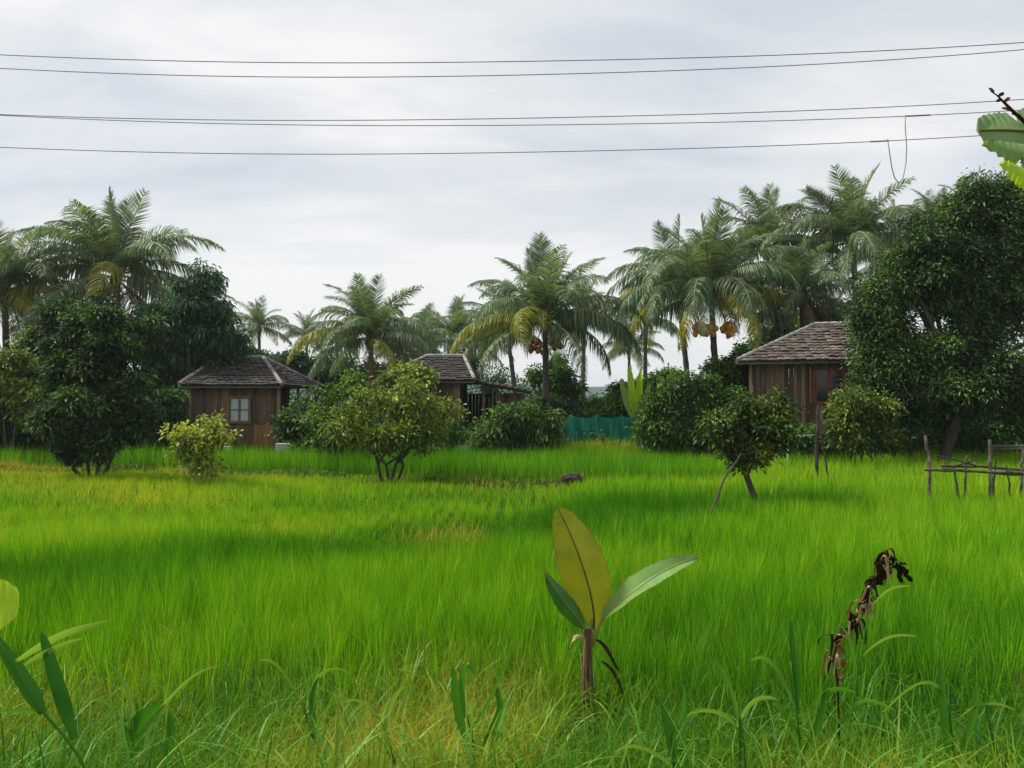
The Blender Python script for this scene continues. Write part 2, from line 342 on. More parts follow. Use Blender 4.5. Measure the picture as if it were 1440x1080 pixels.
# ------------------------------------------------------------------ huts
def add_tiles(mb, A, B, C, D, rows, tw, n_out, mat=0, base_rnd=.45):
    """tiles on the slope: eave edge A->B, top edge D->C (may be a point)"""
    A, B, C, D = [np.array(q, float) for q in (A, B, C, D)]
    nrm = np.cross(B - A, D - A); nrm = nrm / np.linalg.norm(nrm)
    if nrm[2] < 0: nrm = -nrm
    e = unit(B - A); up = np.cross(nrm, e);
    if up[2] < 0: up = -up
    H = (D - A) @ up; rh = H / rows
    for i in range(rows):
        f0 = i / rows; l = A + (D - A) * f0; r = B + (C - B) * f0
        f1 = min(1, (i + 1.0) / rows); l1 = A + (D - A) * f1; r1 = B + (C - B) * f1
        x0 = min((l - A) @ e, (l1 - A) @ e) ; x1 = max((r - A) @ e, (r1 - A) @ e)
        lo = ((l - A) @ e + (l1 - A) @ e) / 2; hi = ((r - A) @ e + (r1 - A) @ e) / 2
        k = max(1, int(round((hi - lo) / tw))); wv = (hi - lo) / k
        rowr = rng.normal(0, .08)
        for j in range(k):
            x = lo + j * wv; y = i * rh - .03; g1 = rng.normal(0, .013)
            up0 = up * (y) + nrm * (.075 + g1); up1 = up * (y + rh * 1.12) + nrm * (.03 + g1)
            q = [A + e * (x + .004) + up0, A + e * (x + wv * .5) + up0 + nrm * .022, A + e * (x + wv - .004) + up0,
                 A + e * (x + .004) + up1, A + e * (x + wv * .5) + up1 + nrm * .022, A + e * (x + wv - .004) + up1]
            dn = -nrm * .04 - up * .0
            q += [q[0] + dn, q[1] + dn, q[2] + dn]
            mb.add(q, [[0, 1, 4, 3], [1, 2, 5, 4], [6, 7, 1, 0], [7, 8, 2, 1]], np.clip(base_rnd + rowr + rng.normal(0, .22), 0, 1), mat)

def cap_line(mb, a, b, step=.3, r=.085):
    a = np.array(a, float); b = np.array(b, float); L = np.linalg.norm(b - a); n = max(2, int(L / step))
    for i in range(n):
        p = a + (b - a) * (i + .0) / n; q = a + (b - a) * (i + 1.08) / n
        mb.tube([p, (p + q) / 2 + [0, 0, .01], q], [r * rng.uniform(.95, 1.2), r, r * .85], 7, rng.uniform(0, 1))

def plank_wall(mb, a, b, z0, z1, holes=(), pw=.16, rnd0=.4, mat=0, th=.03, rail=None):
    a = np.array(a, float); b = np.array(b, float); L = np.linalg.norm(b - a); d = (b - a) / L; ang = math.atan2(d[1], d[0])
    x = 0
    while x < L - .02:
        wv = min(pw * rng.uniform(.75, 1.3), L - x); c = x + wv / 2
        segs = [(z0, z1)]
        for (h0, h1, hz0, hz1) in holes:
            if x + wv > h0 and x < h1:
                segs = [(z0, hz0), (hz1, z1)]
        for q0, q1 in segs:
            parts = [(q0, q1)]
            if rail and q0 < rail < q1: parts = [(q0, rail), (rail, q1)]
            for (u0, u1) in parts:
                o = rng.normal(0, .006)
                cc = a + d * c
                mb.box((cc[0] - d[1] * -o, cc[1] + d[0] * o, (u0 + u1) / 2), (wv - .012, th, u1 - u0 - .008), ang, np.clip(rnd0 + rng.normal(0, .25) + (.12 if rail and u1 <= rail else 0), 0, 1), mat)
        x += wv

def window(parent, x0, x1, z0, z1, y, frame, pane, cols=2, rows=2, shutters=False, thick=.07):
    """a framed window in a wall that faces -Y"""
    f = MB(); w_ = thick
    for xx in (x0, x1): f.box((xx, y - .02, (z0 + z1) / 2), (w_, .10, z1 - z0 + w_), 0, rng.uniform(.3, .8))
    for zq in (z0, z1): f.box(((x0 + x1) / 2, y - .025, zq), (x1 - x0 + w_ * 1.6, .115, w_), 0, rng.uniform(.3, .8))
    wi = f.build('window', frame, parent)
    c = MB()
    for i in range(cols):
        a = x0 + w_ / 2 + (x1 - x0 - w_) * i / cols; b = x0 + w_ / 2 + (x1 - x0 - w_) * (i + 1) / cols
        for xx in (a + .025, b - .025): c.box((xx, y - .005, (z0 + z1) / 2), (.045, .04, z1 - z0 - w_), 0, .6)
        for k in range(rows + 1):
            zq = z0 + w_ / 2 + .02 + (z1 - z0 - w_ - .04) * k / rows
            c.box(((a + b) / 2, y - .002, zq), (b - a - .09, .034, .04), 0, .5)
    c.build('casement', frame, wi)
    p = MB(); p.box(((x0 + x1) / 2, y + .02, (z0 + z1) / 2), (x1 - x0 - w_, .012, z1 - z0 - w_), 0, .5); p.build('pane', pane, wi)
    if shutters:
        for sx, ax in ((x0 - .02, 1), (x1 + .02, -1)):
            s_ = MB(); L = (x1 - x0) * .45
            a = np.array([sx, y - .08]); dv = np.array([-ax * .34, -.94]) * L
            for k in range(2):
                e0 = a + dv * k; s_.box((e0[0], e0[1], (z0 + z1) / 2), (.05, .05, z1 - z0), 0, .6)
            for k in (0, .5, 1): s_.beam((*a, z0 + (z1 - z0) * k), (*(a + dv), z0 + (z1 - z0) * k), .04, .06, .6)
            s_.build('shutter', M['redwood'], wi)

glass_m, t = mat_base('dark_window_glass'); p = t.new('ShaderNodeBsdfPrincipled'); p.inputs['Base Color'].default_value = (.02, .022, .025, 1); p.inputs['Roughness'].default_value = .15
t.l.new(p.outputs[0], t.new('ShaderNodeOutputMaterial').inputs[0]); M['glass'] = glass_m

def hut(label, x0, x1, y0, depth, zf, zw0, zw1, eave, zr, ridge, wins, wallm, tilem, right_inset=0., rail=None, panel=None, group='wooden huts behind the rice field', rows=13, tw=.26, rot=0., porch=None, front_over=.5, side_over=.3, base_rnd=.45):
    """x0..x1 front wall, y0 its plane, roof eave at height eave, ridge (xa, xb) at height zr; zf = ground"""
    r = empty('wooden_hut', ((x0 + x1) / 2, y0 + depth / 2, zf), label, 'hut', group)
    ox, oy, oz = r.location
    lx = lambda v: v - ox
    y = y0 - oy; yb = y + depth; X0, X1 = lx(x0), lx(x1); A0, A1 = zw0 - oz, zw1 - oz
    wl = MB()
    holes = [(a - x0 - .02, b - x0 + .02, c - oz - .02, d_ - oz + .02) for (a, b, c, d_, *_) in wins]
    plank_wall(wl, (X0, y), (X1, y), A0, A1, holes, rail=(rail - oz) if rail else None)
    for xx in (X0, X1): wl.box((xx, y - .01, (A0 + A1) / 2), (.11, .13, A1 - A0), 0, .9)
    if rail: wl.box(((X0 + X1) / 2, y - .035, rail - oz), (X1 - X0, .04, .06), 0, .15)
    wl.build('front_wall', wallm, r)
    if panel:  # orange-brown boards over part of the lower wall, below the rail
        pm = MB(); plank_wall(pm, (lx(panel[0]), y - .04), (lx(panel[1]), y - .04), A0, rail - oz - .035, pw=.2, rnd0=.6, th=.02); pm.build('lower_panel', M['plank_r'], r, label='orange-brown boards over the lower wall')
    sw = MB(); plank_wall(sw, (X0, y + .06), (X0, yb), A0, A1, rnd0=.3)
    sw.build('side_wall', wallm, r)
    sw = MB(); plank_wall(sw, (X1 - right_inset, y + .06), (X1 - right_inset, yb), A0, A1, rnd0=.3); sw.build('side_wall', M['plank_d'] if right_inset else wallm, r)  # recessed wall gets near-black planks: the porch shade is put into the colour
    sw = MB(); plank_wall(sw, (X0, yb), (X1 - right_inset, yb), A0, A1, rnd0=.3); sw.build('back_wall', wallm, r)
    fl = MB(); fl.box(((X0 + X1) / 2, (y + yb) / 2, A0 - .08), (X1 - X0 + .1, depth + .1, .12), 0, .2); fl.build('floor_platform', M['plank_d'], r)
    for i in range(4):
        for j in range(2):
            st = MB(); xx = X0 + .1 + (X1 - X0 - .2) * i / 3; yy = y + .15 + (depth - .3) * j
            h = A0 - .14 + .3; st.tube([(xx, yy, -.3), (xx, yy, A0 - .14)], .09, 7, .4); st.build('stilt', M['stick'], r)
    if right_inset:
        for j in range(2):
            st = MB(); st.box((X1 - .05, y + (j + 1) * (depth / 2) - .05, (A0 + A1) / 2), (.1, .1, A1 - A0), 0, .5); st.build('porch_post', M['plank'], r)
    for (a, b, c, d_, fr, pn, shut) in wins: window(r, lx(a), lx(b), c - oz, d_ - oz, y, M[fr], M[pn], shutters=shut)
    # roof
    E = eave - oz; Zr = zr - oz; e0, e1 = X0 - side_over, X1 + side_over; f0, f1 = y - front_over, yb + front_over; ym = (f0 + f1) / 2
    ra, rb = lx(ridge[0]), lx(ridge[1])
    c0, c1, c2, c3 = (e0, f0, E), (e1, f0, E), (e1, f1, E), (e0, f1, E); R0, R1 = (ra, ym, Zr), (rb, ym, Zr)
    rf = MB(); v = [c0, c1, c2, c3, R0, R1]; v += [(q[0], q[1], q[2] - .05) for q in v[:4]]
    rf.add(v, [np.array([[0, 1, 5, 4], [2, 3, 4, 5], [0, 6, 7, 1], [1, 7, 8, 2], [2, 8, 9, 3], [3, 9, 6, 0], [6, 9, 8, 7]]), np.array([[1, 2, 5], [3, 0, 4]])], .1)
    add_tiles(rf, c0, c1, R1, R0, rows, tw, 0, base_rnd=base_rnd); add_tiles(rf, c1, c2, R1, R1, rows, tw, 0, base_rnd=base_rnd); add_tiles(rf, c3, c0, R0, R0, rows, tw, 0, base_rnd=base_rnd)
    add_tiles(rf, c2, c3, R0, R1, rows, tw * 2, 0)
    rfo = rf.build('roof', M[tilem], r)
    cp = MB(); up = np.array([0, 0, .06])
    for a, b in ((c0, R0), (c1, R1), (c2, R1), (c3, R0), (R0, R1)): cap_line(cp, np.array(a) + up, np.array(b) + up)
    cp.build('ridge_cap', M['mortar'], rfo)
    ra_ = MB()
    for xx in np.arange(e0 + .15, e1, .5): ra_.beam((xx, f0 + .03, E - .1), (xx, y + .02, E - .02), .05, .08, .4)
    ra_.box(((e0 + e1) / 2, f0 + .04, E - .075), (e1 - e0, .03, .05), 0, .8)
    ra_.build('rafters', M['plank_g'], rfo)
    if porch:   # lean-to on the right side: (x_end, eave_z)
        px1 = lx(porch[0]); pe = porch[1] - oz; top = E + .02
        pr = MB(); a = (e1 - .15, f0 + .5, top); b = (px1, f0 + .5, pe); c = (px1, f1 - .6, pe); d_ = (e1 - .15, f1 - .6, top)
        vv = [a, b, c, d_]; vv += [(q[0], q[1], q[2] - .05) for q in vv]
        pr.add(vv, np.array([[0, 1, 2, 3], [4, 7, 6, 5], [0, 4, 5, 1], [1, 5, 6, 2], [2, 6, 7, 3], [3, 7, 4, 0]]), .1)
        add_tiles(pr, b, c, d_, a, 9, tw, 0, base_rnd=base_rnd); pro = pr.build('porch_roof', M[tilem], r)
        for (qx, qy) in ((.33, .62), (.46, .62), (.98, .7)):
            st = MB(); xx = X1 + (px1 - X1) * qx; zz_ = top + (pe - top) * qx - .08
            st.box((xx, y + qy, (A0 + zz_) / 2 - .1), (.07, .07, zz_ - A0 + .2), 0, .7); st.build('porch_post', M['plank_g'], r)
        bw = MB(); plank_wall(bw, (X1 + (px1 - X1) * .5, y + 1.3), (px1 - .3, y + 1.3), A0, pe - .05, rnd0=.5); bw.build('porch_wall', M['plank'], r)
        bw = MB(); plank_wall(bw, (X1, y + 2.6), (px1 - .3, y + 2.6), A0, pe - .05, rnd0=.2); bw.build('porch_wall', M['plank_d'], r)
    if rot:   # turn about the front left corner
        ca, sa = math.cos(rot), math.sin(rot); vx, vy = ox - x0, oy - y0
        r.location = (x0 + vx * ca - vy * sa, y0 + vx * sa + vy * ca, oz); r.rotation_euler = (0, 0, rot)
    return r

YH = 32.
hx_ = lambda px, Y_=YH: at(px, 560, Y_)[0]
hz_ = lambda py, Y_=YH: at(720, py, Y_)[2]
hut('wooden plank hut with dark tiled hip roof and blue-curtained window', hx_(268), hx_(392), YH, 6.2, .38, hz_(630), hz_(541), hz_(542, 31.5), hz_(504, 35), (hx_(306, 35), hx_(369, 35)),
    [(hx_(322), hx_(352), hz_(594), hz_(558), 'framewood', 'curtain', False)], M['plank'], 'tile', right_inset=1.4, rail=hz_(596), panel=(hx_(358), hx_(389)), side_over=.28, base_rnd=.35)
hut('wooden hut half hidden by leafy tree with low lean-to porch', hx_(556), hx_(645), YH, 6.0, .38, hz_(633), hz_(535), hz_(535, 31.5), hz_(502, 35), (hx_(600, 35), hx_(652, 35)),
    [], M['plank'], 'tile', rail=hz_(596), porch=(hx_(748, 32.), hz_(551)), side_over=.7, base_rnd=.3)
Y3 = 28.5
hut('raised brown hut with pale-edged roof tiles and open red shutters', hx_(1056, Y3), hx_(1262, Y3), Y3, 5.4, .3, hz_(604, Y3), hz_(509, Y3), hz_(508, 27.8), hz_(461, 31.2), (hx_(1112, 31.2), hx_(1215, 31.2)),
    [(hx_(1139, Y3), hx_(1177, Y3), hz_(567, Y3), hz_(519, Y3), 'redwood', 'glass', True)], M['plank'], 'tile_b', rot=R(-17), side_over=.5, front_over=.6, base_rnd=.5)
hut('hut behind the dark bushy tree at the left edge', hx_(-60, 33), hx_(118, 33), 33., 5.5, .38, hz_(628, 33), hz_(556, 33), hz_(555, 32.5), hz_(520, 36), (hx_(0, 36), hx_(75, 36)),
    [(hx_(46, 33), hx_(66, 33), hz_(600, 33), hz_(568, 33), 'whitewood', 'glass', False)], M['plank'], 'tile')
hut('small grey hut with narrow window tucked beside the curtained hut', hx_(185, 37), hx_(279, 37), 37., 4., .38, hz_(622, 37), hz_(549, 37), hz_(549, 36.5), hz_(525, 39), (hx_(215, 39), hx_(255, 39)),
    [(hx_(263, 37), hx_(275, 37), hz_(598, 37), hz_(562, 37), 'whitewood', 'glass', False)], M['plank_g'], 'tile')

# ------------------------------------------------------------------ palms
def frond_mesh(name, elev, bend, hang, seed, leafmat, n=96, ll=.27):
    """unit-length frond: starts at origin, heads +X at elevation elev, curving down by bend"""
    g0 = np.random.default_rng(seed); mb = MB()
    k = 22; t = np.linspace(0, 1, k); th = elev - bend * t ** 1.5
    P = np.zeros((k, 3)); sway = g0.uniform(-.25, .25)
    for i in range(1, k):
        tm = (th[i] + th[i - 1]) / 2; yw = sway * t[i]
        P[i] = P[i - 1] + np.array([math.cos(tm) * math.cos(yw), math.cos(tm) * math.sin(yw), math.sin(tm)]) / (k - 1)
    mb.tube(P, .0085 * (1 - t * .85) + .001, 5, .5, 1)
    u = np.linspace(.13, .995, n); c = np.stack([np.interp(u, t, P[:, j]) for j in range(3)], 1)
    tg = unit(np.stack([np.gradient(c[:, j]) for j in range(3)], 1))
    for side in (-1, 1):
        keep = g0.random(n) > .16
        cc, tt, uu = c[keep], tg[keep], u[keep]; m = len(cc)
        lat = unit(np.cross(tt, [0, 0, 1.])) * side
        up = np.cross(np.cross(tt, [0, 0, 1.]), tt); up = unit(up)
        L = ll * (np.sin(np.clip(uu * 1.02, 0, 1) * math.pi * .80 + .42) ** .8) * g0.uniform(.82, 1.12, m)
        fw = .35 + .75 * uu ** 2; ang = g0.normal(0, .10, m)
        d0 = unit(lat + tt * fw[:, None] + up * (.42 - hang * .45 + ang)[:, None])
        grav = np.array([0, 0, -1.])
        hq = hang * g0.uniform(.7, 1.2, m)
        d1 = unit(d0 + grav * (hq * .9)[:, None]); d2 = unit(d0 * .6 + grav * (hq * 2.2)[:, None] + .15 * tt)
        q1 = cc + d0 * (L * .25)[:, None]; q2 = q1 + d1 * (L * .35)[:, None]; q3 = q2 + d2 * (L * .4)[:, None]
        wd = unit(tt + rng.normal(0, .25, (m, 3))) * .0056
        V = np.stack([cc - wd * .6, cc + wd * .6, q1 - wd, q1 + wd, q2 - wd * .8, q2 + wd * .8, q3], 1)
        b = np.arange(m)[:, None] * 7
        mb.add(V.reshape(-1, 3), [b + np.array([0, 1, 3, 2]), b + np.array([2, 3, 5, 4]), b + np.array([4, 5, 6])], np.repeat(np.clip(g0.normal(.5, .2, m), 0, 1), 7), 0)
    return mb.mesh(name, [leafmat, M['rachis']])
PROT = {}
for kind, mm in (('g', 'palm'), ('y', 'palm_y'), ('b', 'palm_b')):
    for ci, (el, bd_, hg) in enumerate([(84, 14, .10), (70, 58, .28), (56, 90, .55), (40, 108, .85), (20, 98, 1.25), (-6, 70, 1.5), (-35, 45, 1.6)]):
        for v in range(3):
            PROT[kind, ci, v] = frond_mesh('frond_' + kind, R(el), R(bd_ + (v - 1) * 14), hg, ci * 10 + v, M[mm])

sph_v = []
def nut_mesh(name, mat, seed):
    mb = MB(); n, m = 7, 9
    th = np.linspace(0.05, math.pi - .05, n); ph = np.arange(m) * 2 * math.pi / m
    r = .125 * (1 + .06 * np.sin(th * 3))
    P = [(t_, r_) for t_, r_ in zip(np.cos(th), r * np.sin(th))]
    mb.tube([(0, 0, .15 * q[0]) for q in P], [q[1] for q in P], m, seed)
    return mb.mesh(name, mat, True)
NUTS = [nut_mesh('coconut', M['coconut'], s_) for s_ in (.1, .5, .9)]
NUTS_D = [nut_mesh('coconut', M['coconut_d'], s_) for s_ in (.1, .5, .9)]

def palm(label, px, py, Y_, rpx, seed, base_dx=0., n=24, yellow=(), dry=0, nuts=(), skew=0., tr=.17, special=(), zg=None, tops=1., trunk_x=None):
    g0 = np.random.default_rng(seed)
    c = at(px, py, Y_); gx = c[0] + base_dx if trunk_x is None else at(trunk_x, 600, Y_)[0]
    gz = float(ground_z(gx, Y_)) - .05
    root = empty('coconut_palm', (gx, Y_, gz), label, 'palm tree', 'coconut palms behind the huts')
    o = np.array([gx, Y_, gz]); h = c - o
    k = 26; t = np.linspace(0, 1, k)
    P = np.stack([h[0] * t ** 1.6, .25 * np.sin(t * 3), h[2] * t], 1)
    rr = tr * (1.25 - .5 * t + .5 * np.exp(-t * 14)) * (1 + .05 * (-1) ** np.arange(k))
    mb = MB(); mb.tube(P, rr, 10, .5, wob=.04); mb.build('trunk', M['palmbark'], root, True)
    # fibrous crown heart
    hb = MB(); hp = P[-1]; hb.tube([hp - [0, 0, .5], hp - [0, 0, .1], hp + [0, 0, .35], hp + [0, 0, .8]], [tr * .9, tr * 1.5, tr * 1.2, tr * .3], 9, .3, wob=.12)
    hb.build('crown_heart', M['palm_b'], root)
    Lf = rpx / FPX * Y_ * 1.3
    def fr(kind, ci, v, az, s, roll=0.):
        ob = bpy.data.objects.new('frond', PROT[kind, ci, v]); col.objects.link(ob); ob.parent = root
        ob.location = tuple(hp + [0, 0, g0.uniform(-.1, .25)]); ob.rotation_euler = (roll, skew * math.cos(az) * .5, az); ob.scale = (s, s, s)
    for i in range(n):
        f = (i + .5) / n; ci = min(6, int((f * .93 + .05) * 6.2)); az = i * 2.39996 + seed + g0.normal(0, .15)
        kd = 'g'
        if ci >= 4 and g0.random() < .08: kd = 'y'
        s = Lf * g0.uniform(.88, 1.1) * (.76, .80, .92)[ci] if ci < 3 else Lf * g0.uniform(.9, 1.08)
        fr(kd, ci, g0.integers(3), az, s, g0.normal(0, .22))
    for i in range(dry): fr('b', 6, g0.integers(3), g0.uniform(0, 6.28), Lf * g0.uniform(.6, .85))
    for (kd, ci, azd, s) in special: fr(kd, ci, 1, R(azd), Lf * s * (.72, .82, .95, 1, 1, 1, 1)[ci])
    for bi, (dxp, dyp, cnt, kind) in enumerate(nuts):
        q = np.array([dxp, 0, -dyp]) / FPX * Y_; bc = hp + q + [0, -.75, 0]
        bm_ = MB(); bm_.tube([hp - [0, 0, .1], hp * .5 + bc * .5 + [0, -.1, .12], bc + [0, 0, .15], bc - [0, 0, .45]], [.03, .028, .02, .01], 6, .5)
        bo = bm_.build('coconut_bunch', M['rachis'], root)
        for i in range(cnt):
            nb = bpy.data.objects.new('coconut', (NUTS if kind == 'o' else NUTS_D)[i % 3]); col.objects.link(nb); nb.parent = bo
            a = i * 2.4; rr_ = .06 + .20 * math.sqrt((i % 7) / 7)
            nb.location = tuple(bc + np.array([rr_ * math.cos(a) * 1.3, rr_ * math.sin(a) * .8, -.085 * (i // 2) + g0.uniform(-.08, .1) + .22]))
            nb.rotation_euler = (g0.uniform(-.6, .6), g0.uniform(-.6, .6), 0)
    return root
palm('tall palm rising above the dark bushy tree at left', 163, 392, 37, 122, 1, special=[('y', 4, 188, 1.05), ('g', 0, 80, 1.05), ('g', 2, 10, 1.1), ('g', 2, 172, 1.1), ('b', 6, 300, .7)], n=28, dry=4)
palm('palm cut by the left edge of the photo with yellow lower fronds', 5, 415, 35, 108, 5, special=[('y', 4, 350, 1.1), ('y', 5, 330, 1.), ('g', 2, 20, 1.05)], n=26, dry=4)
palm('small distant palm left of the smallest one above hut roof', 364, 462, 68, 46, 3, n=20)
palm('smallest distant palm beside the hut roof ridge', 431, 474, 82, 38, 4, n=18)
palm('palm with drooping yellow frond between the two middle huts', 521, 478, 41, 92, 15, special=[('y', 4, 200, 1.15), ('y', 4, -25, .6), ('g', 1, 170, 1.1), ('g', 1, 15, 1.)], dry=2, n=26)
palm('mid-distance palm above the half-hidden hut roof', 636, 476, 58, 66, 6, n=24)
palm('centre palm with brown coconut bunches and long drooping fronds', 767, 452, 37, 112, 8, n=28, nuts=[(-14, 36, 14, 'd'), (14, 36, 9, 'd')], special=[('y', 4, 184, 1.12), ('g', 4, -6, 1.12), ('g', 0, 95, 1.12), ('g', 1, 20, 1.1), ('y', 4, 260, .6), ('g', 4, -30, 1.)], trunk_x=768)
palm('darker palm standing just behind the centre palm', 712, 462, 52, 66, 9, n=22, trunk_x=727)
palm('slim palm right of the centre palm with its bare trunk showing', 823, 450, 58, 62, 10, n=22, trunk_x=819)
palm('big drooping palm with orange coconut bunches', 1000, 412, 35.5, 122, 11, n=30, nuts=[(-21, 52, 14, 'o'), (-7, 54, 10, 'o'), (17, 54, 12, 'o')], special=[('g', 4, 190, 1.1), ('g', 3, 170, 1.1), ('g', 3, 10, 1.), ('y', 5, 265, .5), ('g', 4, 290, .8), ('g', 4, 215, 1.05), ('g', 4, 240, 1.)], trunk_x=1012)
palm('palm behind the orange coconuts, leaning tip to the left', 952, 402, 46, 90, 12, n=24, trunk_x=972)
palm('palm between the orange-coconut palm and the tallest palm', 1078, 352, 42, 92, 13, n=24, special=[('y', 3, 230, .8)], trunk_x=1105)
palm('tallest palm above the right hut roof', 1200, 345, 38, 108, 14, n=26, special=[('g', 2, 160, 1.1), ('g', 0, 70, 1.05), ('g', 3, 175, 1.1)], trunk_x=1215)
palm('palm with dry hanging skirt right behind the right hut roof', 1128, 418, 36, 84, 16, n=24, dry=7, special=[('y', 4, 190, 1.), ('b', 6, 270, .7)], trunk_x=1140)
palm('palm peeking over the left shoulder of the big round tree', 1312, 312, 44, 54, 17, n=18)
palm('palm tip showing above the top of the big round tree', 1354, 290, 50, 44, 18, n=16)
palm('far palm in the gap right of the centre palm', 885, 492, 75, 44, 19, n=18)
palm('palm behind the big tree beside the right hut roof', 1262, 362, 43, 78, 22, n=20)
palm('small far palm between the hut roof and the drooping yellow frond', 474, 487, 84, 38, 31, n=18)
palm('dusky mid-distance palm left of the orange-coconut palms', 908, 452, 60, 58, 32, n=20)
palm('small far palm filling the space right of the mid-distance palm', 678, 478, 72, 46, 33, n=18)
palm('low palm with short trunk behind the hut between the left palms', 265, 452, 48, 66, 23, n=20)
palm('palm with dusky fronds left of the mid-distance palm', 592, 492, 48, 62, 24, n=20)

# ------------------------------------------------------------------ leafy trees and shrubs
def leafy(name, label, cat, px, Y_, blobs, n, per, L, W, matk, base_py=None, group=None, droop=.25, spread=.16, trunk_r=.07, stems=1, shell=.5, dy=.8, barkk='bark', hang=0., vy=1., stemspread=.15, fork=.35, lean=None, nsub=9, airy=1., core=.5):
    """blobs: (px, py, rx_px, rz_px[, depth offset])"""
    bx = at(px, 600, Y_)[0]; bz = float(ground_z(bx, Y_)) if base_py is None else at(px, base_py, Y_)[2]
    root = empty(name, (bx, Y_, bz), label, cat, group); o = np.array([bx, Y_, bz])
    B = []
    for b in blobs:
        off = b[4] if len(b) > 4 else rng.uniform(-.3, .3) * b[2] / FPX * Y_
        c = at(b[0], b[1], Y_ + off); B.append((c - o, b[2] / FPX * Y_, b[3] / FPX * Y_))
    B0 = B; B = []
    for c, a_, b_ in B0:
        B.append((c, a_ * core, b_ * core))
        for k in range(nsub):
            v_ = rnd_unit(1)[0]; f_ = rng.uniform(.2, .42) * airy
            B.append((c + v_ * np.array([a_, a_ * dy, b_]) * rng.uniform(.55, 1.05), a_ * f_, a_ * f_ * rng.uniform(.45, .8)))
    nb = len(B); brn = rng.normal(0, .18, nb)
    wts = np.array([b[1] * b[2] for b in B]); wts /= wts.sum()
    mb = MB(); ids = rng.choice(len(B), n, p=wts)
    C = np.array([b[0] for b in B])[ids]; rx = np.array([b[1] for b in B])[ids]; rz = np.array([b[2] for b in B])[ids]
    u = rnd_unit(n); rad = shell + (1 - shell) * np.sqrt(rng.random(n)); lump = 1 + .22 * nz(u[:, 0] * 4 + ids, u[:, 2] * 4, 1., 3)
    cc = C + u * (rad * lump)[:, None] * np.stack([rx, rx * dy, rz], 1)
    cr = np.clip(rng.normal(.45, .2, n) + brn[ids], 0, 1)
    idx = np.repeat(np.arange(n), per); N = n * per
    sp_ = rng.random(n) < .10; cc[sp_] += (u * np.stack([rx, rx * dy, rz], 1))[sp_] * rng.uniform(.1, .35, (sp_.sum(), 1))
    pos = cc[idx] + rng.normal(0, spread, (N, 3)) * [1, 1, .75]
    pos[:, 2] = np.maximum(pos[:, 2], .05 + rng.random(N) * .1)
    out = unit(pos - cc[idx] + u[idx] * spread * .8)
    d = unit(out + rng.normal(0, .5, (N, 3)) + np.array([0, 0, -hang])); nr = unit(rng.normal(0, .55, (N, 3)) + np.array([0, -.25, .8]))
    sz = rng.uniform(.7, 1.25, N)
    mb.leaves(pos, d, nr, L * 1.3 * sz, W * 1.3 * sz, np.clip(cr[idx] + rng.normal(0, .16, N), 0, 1), droop)
    mb.build('crown', M[matk], root)
    wts = np.array([b[1] * b[2] for b in B0]); wts /= wts.sum(); B = B0
    tk = MB(); ntot = min(len(B), 9)
    top = np.average([b[0] for b in B], axis=0, weights=wts)
    for s_ in range(stems):
        a = rng.uniform(0, 6.28); sx = stemspread * (s_ - (stems - 1) / 2)
        p0 = np.array([sx * .5, 0, -.1]); fk = np.array([sx * 2.2 + top[0] * .4, rng.normal(0, .1), max(top[2] * fork, .2)])
        if lean is not None: fk = np.array([lean[0], 0, lean[1]])
        tk.tube([p0, p0 * .5 + fk * .5 + rng.normal(0, .03, 3), fk], [trunk_r * 1.15, trunk_r * .9, trunk_r * .75], 8, .5, wob=.06)
        for bi in range(s_, len(B), stems):
            e = B[bi][0] + np.array([0, 0, B[bi][2] * .3]); q = np.linspace(0, 1, 6)[:, None]
            mid = fk * .5 + e * .5 + rng.normal(0, .08, 3) * np.linalg.norm(e - fk); mid[2] -= .05
            pth = (1 - q) ** 2 * fk + 2 * q * (1 - q) * mid + q ** 2 * e
            tk.tube(pth, trunk_r * .62 * (1 - .85 * q[:, 0]), 6, .5, wob=.05)
            for _ in range(3):
                st_ = pth[rng.integers(2, 5)]; en = B[bi][0] + rnd_unit(1)[0] * np.array([B[bi][1], B[bi][1], B[bi][2]]) * .7
                tk.tube([st_, st_ * .5 + en * .5 + rng.normal(0, .05, 3), en], [trunk_r * .25, trunk_r * .16, trunk_r * .05], 5, .5)
    tk.build('trunk', M[barkk], root)
    return root

G_S = 'shrubs in front of the huts'
# big tree at the right
leafy('broadleaf_tree', 'huge dark rounded tree filling the right edge', 'tree', 1318, 25.5,
      [(1245, 440, 42, 50), (1302, 375, 48, 52), (1260, 500, 66, 55), (1345, 310, 52, 45), (1345, 400, 70, 70), (1420, 300, 50, 50), (1430, 400, 70, 90), (1500, 350, 80, 90),
       (1228, 485, 24, 50), (1216, 545, 18, 26), (1300, 555, 70, 40, .5), (1260, 580, 40, 36, 1.), (1340, 540, 60, 30, -.8), (1400, 520, 40, 30, -1), (1450, 540, 40, 26, -1), (1262, 372, 22, 24), (1252, 405, 40, 40), (1218, 440, 24, 24), (1395, 545, 45, 28, 1.2), (1480, 480, 50, 40, 2), (1560, 430, 90, 90), (1350, 490, 60, 40), (1380, 275, 25, 22), (1425, 268, 28, 22)],
      9500, 20, .125, .048, 'dark', core=.65, trunk_r=.22, shell=.42, spread=.2, stems=1, fork=.42)
